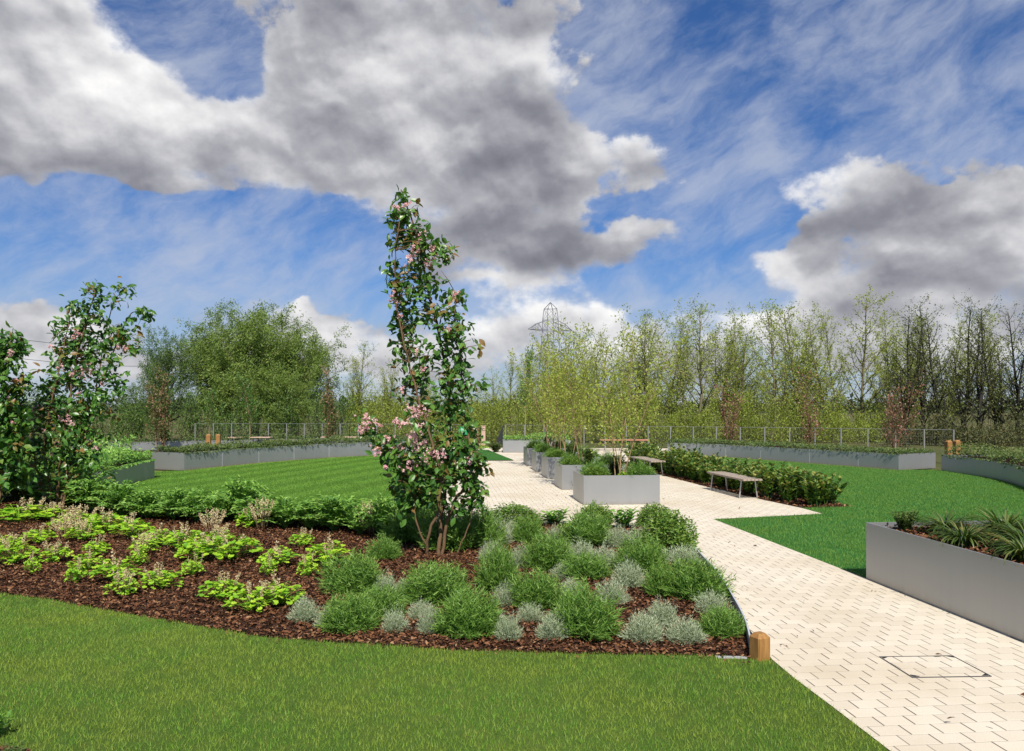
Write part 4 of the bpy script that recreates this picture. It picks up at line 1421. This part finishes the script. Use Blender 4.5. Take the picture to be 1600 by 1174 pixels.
CRAB = dict(seg=[7, 5, 3], wob=[.06, .12, .2], up=[.06, .14, .05], max=2, leaf_from=1, kids=[18, 4], st=[.22, .2], ang=[.55, .6], rat=[.24, .4], sh=[.5, .5], r=.035)
mk_tree('crab_red', 3, [3, 2, 3], dict(CRAB, ang=[.75, .6], rat=[.30, .4]), 8, .085, .06, 'bark_cherry', 'leaf_red', 2.9, DIAMOND, .1, 460)
mk_tree('crab_rosy', 2, [3, 2], CRAB, 38, .085, .05, 'bark_cherry', 'leaf_rosy', 3.2, DIAMOND, .1, 470)
mk_tree('sapling', 2, [1, 1], dict(CRAB, st=[.35, .2], kids=[20, 5]), 40, .09, .06, 'bark_tan', 'leaf_cherry', 3.4, DIAMOND, .1, 480)


def tree(key, name, px, D, top, label, group, H_, wide=1., var=None, z=-.35, base=0.):
    hgt = zat(top, D) - z
    s = hgt / (H_ * 1.0)
    return place(key, name, xat(px, D), D, z, s * wide, s, label, 'tree', group, None, var)


# row of slender trees beyond the fence, from left to right
ROW = [(776, 52, 575), (800, 55, 556), (832, 50, 545), (862, 56, 530), (890, 50, 515), (918, 54, 512), (948, 48, 522), (985, 54, 492), (1012, 50, 482), (1047, 53, 474), (1092, 48, 464), (1132, 54, 482), (1166, 51, 500),
       (1206, 48, 455), (1250, 54, 468), (1288, 50, 478), (1344, 49, 452), (1384, 56, 484)]
for i, (px, D, top) in enumerate(ROW):
    ds = {10: 'tall broad pale green tree', 13: 'tall airy pale green tree', 16: 'tallest airy yellow green tree'}.get(i, 'slender yellow green tree')
    tree('alder', 'slender_tree', px, D, top, f'{ds} beyond the fence, {nth(i, len(ROW))} of the pale row', 'pale slender trees beyond the fence', 9.6, (1.2, 1.05, 1.3, 1.1)[i % 4], i)
ROWD = [(1412, 46, 476), (1442, 50, 450), (1470, 46, 476), (1503, 49, 460), (1528, 45, 474), (1560, 48, 462), (1592, 46, 466), (1628, 48, 470)]
for i, (px, D, top) in enumerate(ROWD):
    tree('alder_dark', 'dark_stemmed_tree', px, D, top, f'dark-stemmed sparse tree at the right, {nth(i, len(ROWD))} of the dark group', 'dark-stemmed trees at the right edge', 9.6, 1.15, i)
# a second, looser rank farther out fills the gaps
ROW2 = [(875, 68, 548), (968, 70, 515), (1070, 70, 492), (1150, 70, 505), (1228, 70, 484), (1316, 70, 476), (1425, 68, 486), (1488, 66, 486), (1545, 68, 482)]
for i, (px, D, top) in enumerate(ROW2):
    tree('alder', 'slender_tree', px, D, top, f'faint tree in the farther rank behind the fence, {nth(i, len(ROW2))} of that rank', 'farther rank of slender trees', 9.6, .9, i + 2)
# left wood
tree('willow', 'willow_tree', 398, 52, 478, 'large round light green willow behind the left fence', 'leafy trees on the left', 9.6, 1.0, 0)
tree('willow', 'willow_tree', 462, 54, 512, 'lower round willow joined to the right side of the large one', 'leafy trees on the left', 9.6, .95, 1)
tree('willow', 'willow_tree', 340, 55, 505, 'light green willow at the left shoulder of the large one', 'leafy trees on the left', 9.6, .9, 1)
tree('darktree', 'dark_tree', 262, 50, 525, 'dark green tree left of the large willow', 'leafy trees on the left', 8.4, .62, 0)
tree('darktree', 'dark_tree', 214, 53, 600, 'lower dark green tree at the left behind the pink blossom tree', 'leafy trees on the left', 8.4, .95, 1)
tree('willow', 'willow_tree', 432, 49, 575, 'low pale green willow in front of the large one', 'leafy trees on the left', 9.6, 1.1, 0)
tree('alder', 'slender_tree', 562, 50, 530, 'thin airy tree standing alone right of the large willow', 'pale slender trees beyond the fence', 9.6, .9, 2)
tree('alder', 'slender_tree', 610, 56, 560, 'faint low tree between the willow and the flowering tree', 'pale slender trees beyond the fence', 9.6, 1.0, 5)
tree('alder', 'slender_tree', 660, 54, 560, 'slender tree hidden behind the tall flowering tree', 'pale slender trees beyond the fence', 9.6, 1.0, 0)
# young trees inside the fence
for px, D, top, key, nm, lb, var in ((255, 34, 575, 'crab_rosy', 'flowering_tree', 'young pinkish blossom tree behind the left curved planter', 0), (388, 39, 588, 'sapling', 'young_tree', 'slim green young tree with a thin trunk before the willow', 0),
                                     (326, 42, 610, 'sapling', 'young_tree', 'thin-trunked young tree behind the orange posts', 1), (518, 36, 575, 'crab_rosy', 'flowering_tree', 'young red tinged tree left of the tall flowering tree', 1),
                                     (1135, 34, 602, 'crab_red', 'flowering_tree', 'red leaved young tree, leftmost of the three behind the right planter', 0), (1265, 32, 588, 'crab_red', 'flowering_tree', 'red leaved young tree, middle of the three behind the right planter', 1),
                                     (1397, 30, 588, 'crab_red', 'flowering_tree', 'red leaved young tree, rightmost of the three behind the right planter', 2)):
    hb = {'crab_rosy': 3.2, 'sapling': 3.4, 'crab_red': 2.9}[key]
    tree(key, nm, px, D, top, lb, 'young trees along the fence', hb, 1.0, var, 0)
tree('sapling', 'young_tree', 822, 33.5, 545, 'slim tree with dark crown in the far planter', 'young trees along the fence', 3.4, .55, 0, .4)
for i, ((bx, by), tp) in enumerate(zip(BOXES, (492, 500, 505, 515, 525))):
    p = np.array((bx, by)) + U * (.78, .55, .62, .7, .8)[i] + VV * (.5 if i else .42)
    t = tree('multistem', 'multi_stem_tree', 800 + p[0] / p[1] * F, p[1], tp, f'multi-stemmed tree with tan stems growing in the {["nearest", "second", "third", "fourth", "farthest"][i]} planter of the middle row', 'multi-stemmed trees in the planters', 3.6, .85, i, BOXH - .1)


# the three pink flowering trees of the bed, built stem by stem
def flowering_tree(label, D, stems, zones, blossoms, seed, shift=(0, 0), lsz=.10, group='pink flowering trees in the bed'):
    rr = np.random.default_rng(seed)
    bx_, by_ = xat(stems[0][0][0] + shift[0], D), D
    t = thing('flowering_tree', label, 'tree', (bx_, by_, 0), 0, group)

    def w3(px, py, dy=0.):
        d_ = D + dy
        return np.array((xat(px + shift[0], d_) - bx_, d_ - by_, zat(py + shift[1], d_)))
    g = G()
    lines = []
    for st in stems:
        r0 = st[-1] if not isinstance(st[-1], tuple) else .02
        pts = [q for q in st if isinstance(q, tuple)]
        dy = rr.uniform(-.28, .28)
        P = np.array([w3(a, b, dy * min(1, i / 2.5)) for i, (a, b) in enumerate(pts)])
        P = smooth_line(P, 5)
        P += rr.normal(0, .008, P.shape)
        g.tube(P, np.linspace(r0, max(.005, r0 * .3), len(P)), 7)
        lines.append(P)
    lg = G()
    for px, py, rx, ry, n in zones:
        m_ = max(3, n // 6)
        a = rr.uniform(0, 2 * PI, m_)
        q = np.sqrt(rr.uniform(0, 1, m_))
        dpt = rr.normal(0, .20 * rx / 40, m_)
        for k in range(m_):
            if rr.uniform() < .14: q[k] *= 1.5
            c = w3(px + rx * q[k] * math.cos(a[k]), py + ry * q[k] * math.sin(a[k]), dpt[k])
            # the shoot springs from the nearest stem
            bd, bp = 9e9, None
            for L in lines:
                dd = ((L - c) ** 2).sum(1) + np.where(L[:, 2] > c[2] - .02, .05, 0)
                i = dd.argmin()
                if dd[i] < bd: bd, bp = dd[i], L[i]
            if bd < .16:
                mid = (bp + c) / 2 + np.array((0, 0, .02))
                g.tube([bp, mid, c], [.006, .005, .003], 4)
            nl = 6
            dr = unit(nl, rr)
            dr[:, 2] -= .35
            pos = c + rr.normal(0, .05, (nl, 3))
            nn = unit(nl, rr) * .7 + np.array((0, -.5, .8))
            lg.scatter(*OVAL, pos, dr, nn, lsz * rr.uniform(.6, 1.25, nl), np.clip(rr.normal(.42, .22, nl) + (.5 if rr.uniform() < .10 else 0), 0, 1))
    g.build('trunk', M['bark_cherry'], t, True)
    lg.build('crown', M['leaf_cherry'], t)
    fg = G()
    for px, py, s in blossoms:
        nb = int(3 + s * .72)
        c0 = w3(px, py, rr.uniform(-.28, -.08))
        for k in range(nb):
            c = c0 + rr.normal(0, s * .0036, 3)
            npet = 13
            dr = unit(npet, rr)
            fg.scatter(*DIAMOND, np.repeat(c[None], npet, 0), dr, unit(npet, rr), rr.uniform(.022, .034, npet) * 1.0, np.clip(rr.normal(.55, .25, npet), 0, 1))
    fg.build('blossom', M['blossom'], t)
    return t


main_stems = [[(685, 882), (688, 818), (698, 742), (702, 668), (700, 600), (690, 540), (676, 480), (664, 430), (655, 387), (640, 335), (628, 296), .030],
              [(688, 881), (703, 801), (722, 763), (729, 734), (734, 701), (726, 641), (722, 590), (718, 540), (711, 495), (711, 455), .024],
              [(674, 882), (666, 855), (684, 797), (688, 740), (672, 680), (650, 610), (632, 540), (620, 480), (617, 423), (620, 372), (627, 330), .022],
              [(675, 880), (667, 856), (651, 818), (645, 770), (628, 715), (608, 690), (582, 668), .016],
              [(706, 892), (715, 863), (732, 823), (738, 790), (745, 740), (748, 690), .011],
              [(690, 780), (672, 730), (655, 690), (642, 655), .012],
              [(720, 770), (742, 735), (752, 712), .008]]
main_zones = [(627, 305, 9, 14, 40), (630, 335, 20, 20, 110), (622, 370, 15, 28, 110), (650, 375, 24, 26, 170), (675, 390, 26, 22, 120), (700, 392, 14, 12, 36), (655, 418, 30, 22, 150), (617, 425, 12, 34, 90),
              (640, 455, 32, 22, 190), (625, 490, 18, 26, 130), (660, 490, 26, 24, 140), (685, 470, 20, 22, 90), (712, 462, 14, 16, 70), (708, 490, 10, 18, 50), (632, 530, 24, 30, 220), (655, 560, 26, 30, 220), (645, 595, 26, 22, 150),
              (690, 530, 18, 26, 130), (716, 535, 24, 34, 240), (712, 580, 24, 28, 200), (722, 612, 22, 24, 150), (690, 610, 20, 26, 110), (660, 625, 26, 18, 110), (705, 640, 26, 20, 110), (745, 605, 12, 12, 30), (650, 660, 36, 16, 70),
              (570, 662, 18, 10, 36), (600, 692, 22, 18, 90), (628, 715, 34, 24, 220), (660, 725, 40, 28, 320), (690, 745, 40, 26, 300), (640, 755, 34, 24, 240), (670, 780, 36, 18, 200), (715, 720, 28, 30, 210), (740, 735, 22, 30, 150),
              (745, 765, 18, 20, 90), (725, 790, 26, 14, 100), (635, 785, 20, 14, 80), (690, 690, 24, 26, 110), (730, 680, 20, 24, 110), (655, 800, 20, 10, 50), (690, 850, 10, 6, 8)]
main_bl = [(620, 326, 10), (637, 318, 6), (660, 365, 9), (648, 392, 16), (640, 404, 12), (670, 410, 12), (655, 378, 8), (676, 388, 6), (617, 467, 11), (713, 458, 7), (625, 495, 5), (700, 515, 6), (660, 575, 6), (650, 548, 5), (630, 610, 5),
           (643, 648, 20), (656, 656, 22), (648, 640, 14), (660, 640, 10), (632, 662, 13), (620, 658, 8), (576, 660, 16), (568, 672, 12), (590, 664, 8), (572, 652, 8), (604, 690, 12), (588, 702, 10), (640, 680, 12), (648, 684, 10), (660, 692, 10), (652, 702, 10), (628, 698, 8),
           (668, 716, 14), (662, 722, 8), (674, 708, 8), (686, 710, 10), (694, 710, 8), (637, 728, 12), (649, 726, 10), (628, 712, 7), (738, 718, 8), (733, 722, 6), (603, 730, 5)]
flowering_tree('tall slim tree with pink blossom and green leaves in the middle of the bed', 10.3, main_stems, [(a, b, c * .80, d * .95, int(n * (.62 if 430 < b < 640 else .9))) for a, b, c, d, n in main_zones if b < 798], main_bl, 5, lsz=.106)

l_stems = [[(88, 800), (92, 740), (100, 680), (110, 620), (120, 560), (135, 500), (150, 455), .028], [(98, 802), (108, 740), (128, 680), (150, 620), (170, 570), (190, 520), (205, 490), (225, 492), .024],
           [(82, 798), (75, 740), (70, 690), (78, 640), (90, 590), (100, 540), (112, 490), .022], [(92, 798), (110, 720), (140, 650), (155, 580), (165, 520), (180, 470), (195, 448), .018], [(84, 796), (62, 750), (52, 700), (50, 650), .014]]
l_zones = [(148, 455, 16, 18, 60), (190, 456, 16, 14, 50), (168, 470, 10, 12, 24), (125, 485, 20, 16, 80), (150, 490, 18, 20, 70), (220, 495, 18, 12, 60), (200, 515, 20, 14, 60), (112, 515, 24, 18, 110), (140, 530, 26, 20, 120), (175, 530, 24, 18, 110), (95, 545, 22, 20, 110),
           (125, 565, 30, 22, 150), (160, 570, 26, 24, 120), (190, 545, 20, 16, 70), (100, 590, 30, 22, 150), (140, 605, 32, 22, 150), (75, 610, 26, 22, 120), (175, 610, 18, 18, 60), (110, 640, 36, 24, 190), (70, 650, 28, 26, 150), (150, 645, 26, 24, 120), (90, 685, 36, 26, 200), (130, 690, 32, 26, 150),
           (60, 700, 26, 24, 120), (100, 725, 40, 20, 160), (150, 720, 24, 24, 70), (75, 750, 24, 16, 70), (120, 755, 30, 16, 70)]
l_bl = [(122, 520, 9), (115, 528, 8), (80, 542, 8), (135, 575, 16), (133, 588, 14), (140, 580, 10), (95, 575, 9), (90, 595, 6), (112, 585, 6), (185, 542, 9), (195, 545, 7), (123, 615, 6), (104, 605, 5), (48, 640, 9), (50, 652, 8), (95, 655, 10), (105, 655, 10), (112, 662, 7), (70, 672, 9), (72, 684, 8), (88, 695, 6),
        (55, 700, 9), (65, 706, 8), (80, 712, 8), (36, 672, 6), (45, 684, 6), (150, 700, 5), (85, 640, 6), (160, 600, 6), (140, 690, 5)]
flowering_tree('broad flowering tree with pink blossom at the left end of the bed', 14.4, l_stems, [(a, b, c, d, int(n * 1.15)) for a, b, c, d, n in l_zones], l_bl, 8, lsz=.12)
e_stems = [[(-8, 800), (-6, 720), (0, 650), (8, 590), (14, 530), .028], [(-14, 800), (-25, 700), (-30, 600), (-25, 540), .022], [(-5, 800), (15, 720), (30, 650), (36, 610), .018]]
e_zones = [(14, 535, 18, 16, 80), (28, 545, 12, 12, 40), (8, 570, 20, 20, 110), (0, 610, 26, 22, 140), (30, 600, 16, 14, 40), (-30, 570, 24, 30, 120), (14, 650, 28, 24, 180), (-20, 650, 28, 30, 160), (10, 695, 30, 24, 180), (30, 680, 18, 24, 80), (5, 735, 32, 20, 160), (-25, 720, 30, 30, 150), (25, 745, 20, 16, 70)]
e_bl = [(17, 552, 7), (12, 562, 6), (24, 595, 7), (15, 620, 5), (20, 660, 5)]
flowering_tree('dark flowering tree cut by the left edge of the picture', 13.6, e_stems, [(a, b, c, d, int(n * 1.7)) for a, b, c, d, n in e_zones], e_bl, 9, lsz=.135)


# ---- thicket of scrub behind the fence: one mass nobody could count
def thicket(name, m, bark, spots, label, per=7, leafn=120, lsz=.10, seed=700):
    rr = np.random.default_rng(seed)
    g, sg = G(), G()
    for (x, y, h, w_) in spots:
        for k in range(per):
            a, r_ = rr.uniform(0, 2 * PI), rr.uniform(0, w_ * .5)
            p0 = np.array((x + math.cos(a) * r_ * .6, y + math.sin(a) * r_ * .6, -.4))
            hh = h * rr.uniform(.55, 1.05)
            p1 = p0 + np.array((math.cos(a) * r_ * .8 + rr.normal(0, .15), math.sin(a) * r_ * .8, hh + .4))
            t = np.linspace(0, 1, 5)[:, None]
            pts = p0 + (p1 - p0) * t + rr.normal(0, .05, (5, 3))
            sg.tube(pts, np.linspace(.022, .006, 5), 3, .1)
            n = leafn
            f = rr.uniform(.06, 1.0, n) ** .9
            pos = p0 + (p1 - p0) * f[:, None] + rr.normal(0, 1, (n, 3)) * (.10 + .30 * (1 - f[:, None])) * np.array((1, 1, .6))
            g.scatter(*DIAMOND, pos, unit(n, rr) * .8 + np.array((0, 0, .8)), unit(n, rr) + np.array((0, -.3, .3)), lsz * rr.uniform(.6, 1.4, n), rr.beta(2, 2, n))
    o = g.build(name, m)
    tag(o, label, 'scrub', kind='stuff')
    sg.build('stems', bark, o)


rs = np.random.default_rng(77)
spots = []
for px in range(560, 1420, 15):
    D = rs.uniform(44.5, 50)
    top = rs.uniform(596, 628) if px < 1000 else rs.choice([606, 622, 634, 644, 652])
    spots.append((xat(px + rs.uniform(-6, 6), D), D, max(1.4, zat(top, D)), 1.7))
thicket('scrub', M['scrub'], M['bark_olive'], spots, 'olive green thicket of young shoots behind the fence', 8, 170, .105)
spots = []
for px in range(-60, 560, 22):
    D = rs.uniform(45.5, 51)
    spots.append((xat(px, D), D, rs.uniform(1.8, 3.6), 2.2))
thicket('scrub', M['willow_dark'], M['bark_dark'], spots, 'dark green undergrowth below the trees on the left', 7, 130, .12)
spots = []
for px in range(1395, 1700, 14):
    D = rs.uniform(36, 44)
    spots.append((xat(px, D), D, rs.uniform(.7, 2.1), 1.6))
thicket('scrub', M['scrub_dark'], M['bark_dark'], spots, 'dark brown undergrowth below the dark trees at the right', 8, 120, .10)
spots = []
for px in range(-30, 260, 18):
    D = rs.uniform(19.5, 24)
    spots.append((xat(px, D), D, rs.uniform(.7, 1.5), 1.4))
thicket('scrub', M['fern'], M['bark_olive'], [(x, y, h, w_) for x, y, h, w_ in spots if x < -11.4 - .1 * (y - 19)], 'leafy green planting behind the blossom tree on the left', 7, 110, .10)


# ---- far wood on the horizon
g = G()
rf = np.random.default_rng(5)
for D, zt, n in ((260, 3.6, 9000), (420, 7.0, 9000)):
    x = rf.uniform(-D * .95, D * .95, n)
    prof = zt * (.75 + .22 * np.sin(x * .05) + .15 * np.sin(x * .17 + 1) + .12 * np.sin(x * .41))
    z = rf.uniform(-.5, 1, n) * prof
    sz = D * .0065 * rf.uniform(.6, 1.4, n)
    g.scatter(*DIAMOND, np.c_[x, D + rf.uniform(-12, 12, n), z], unit(n, rf), unit(n, rf) + np.array((0, -.5, .5)), sz, rf.uniform(0, 1, n))
tag(g.build('far_wood', M['far']), 'dark line of distant woodland on the horizon', 'woodland', kind='stuff')
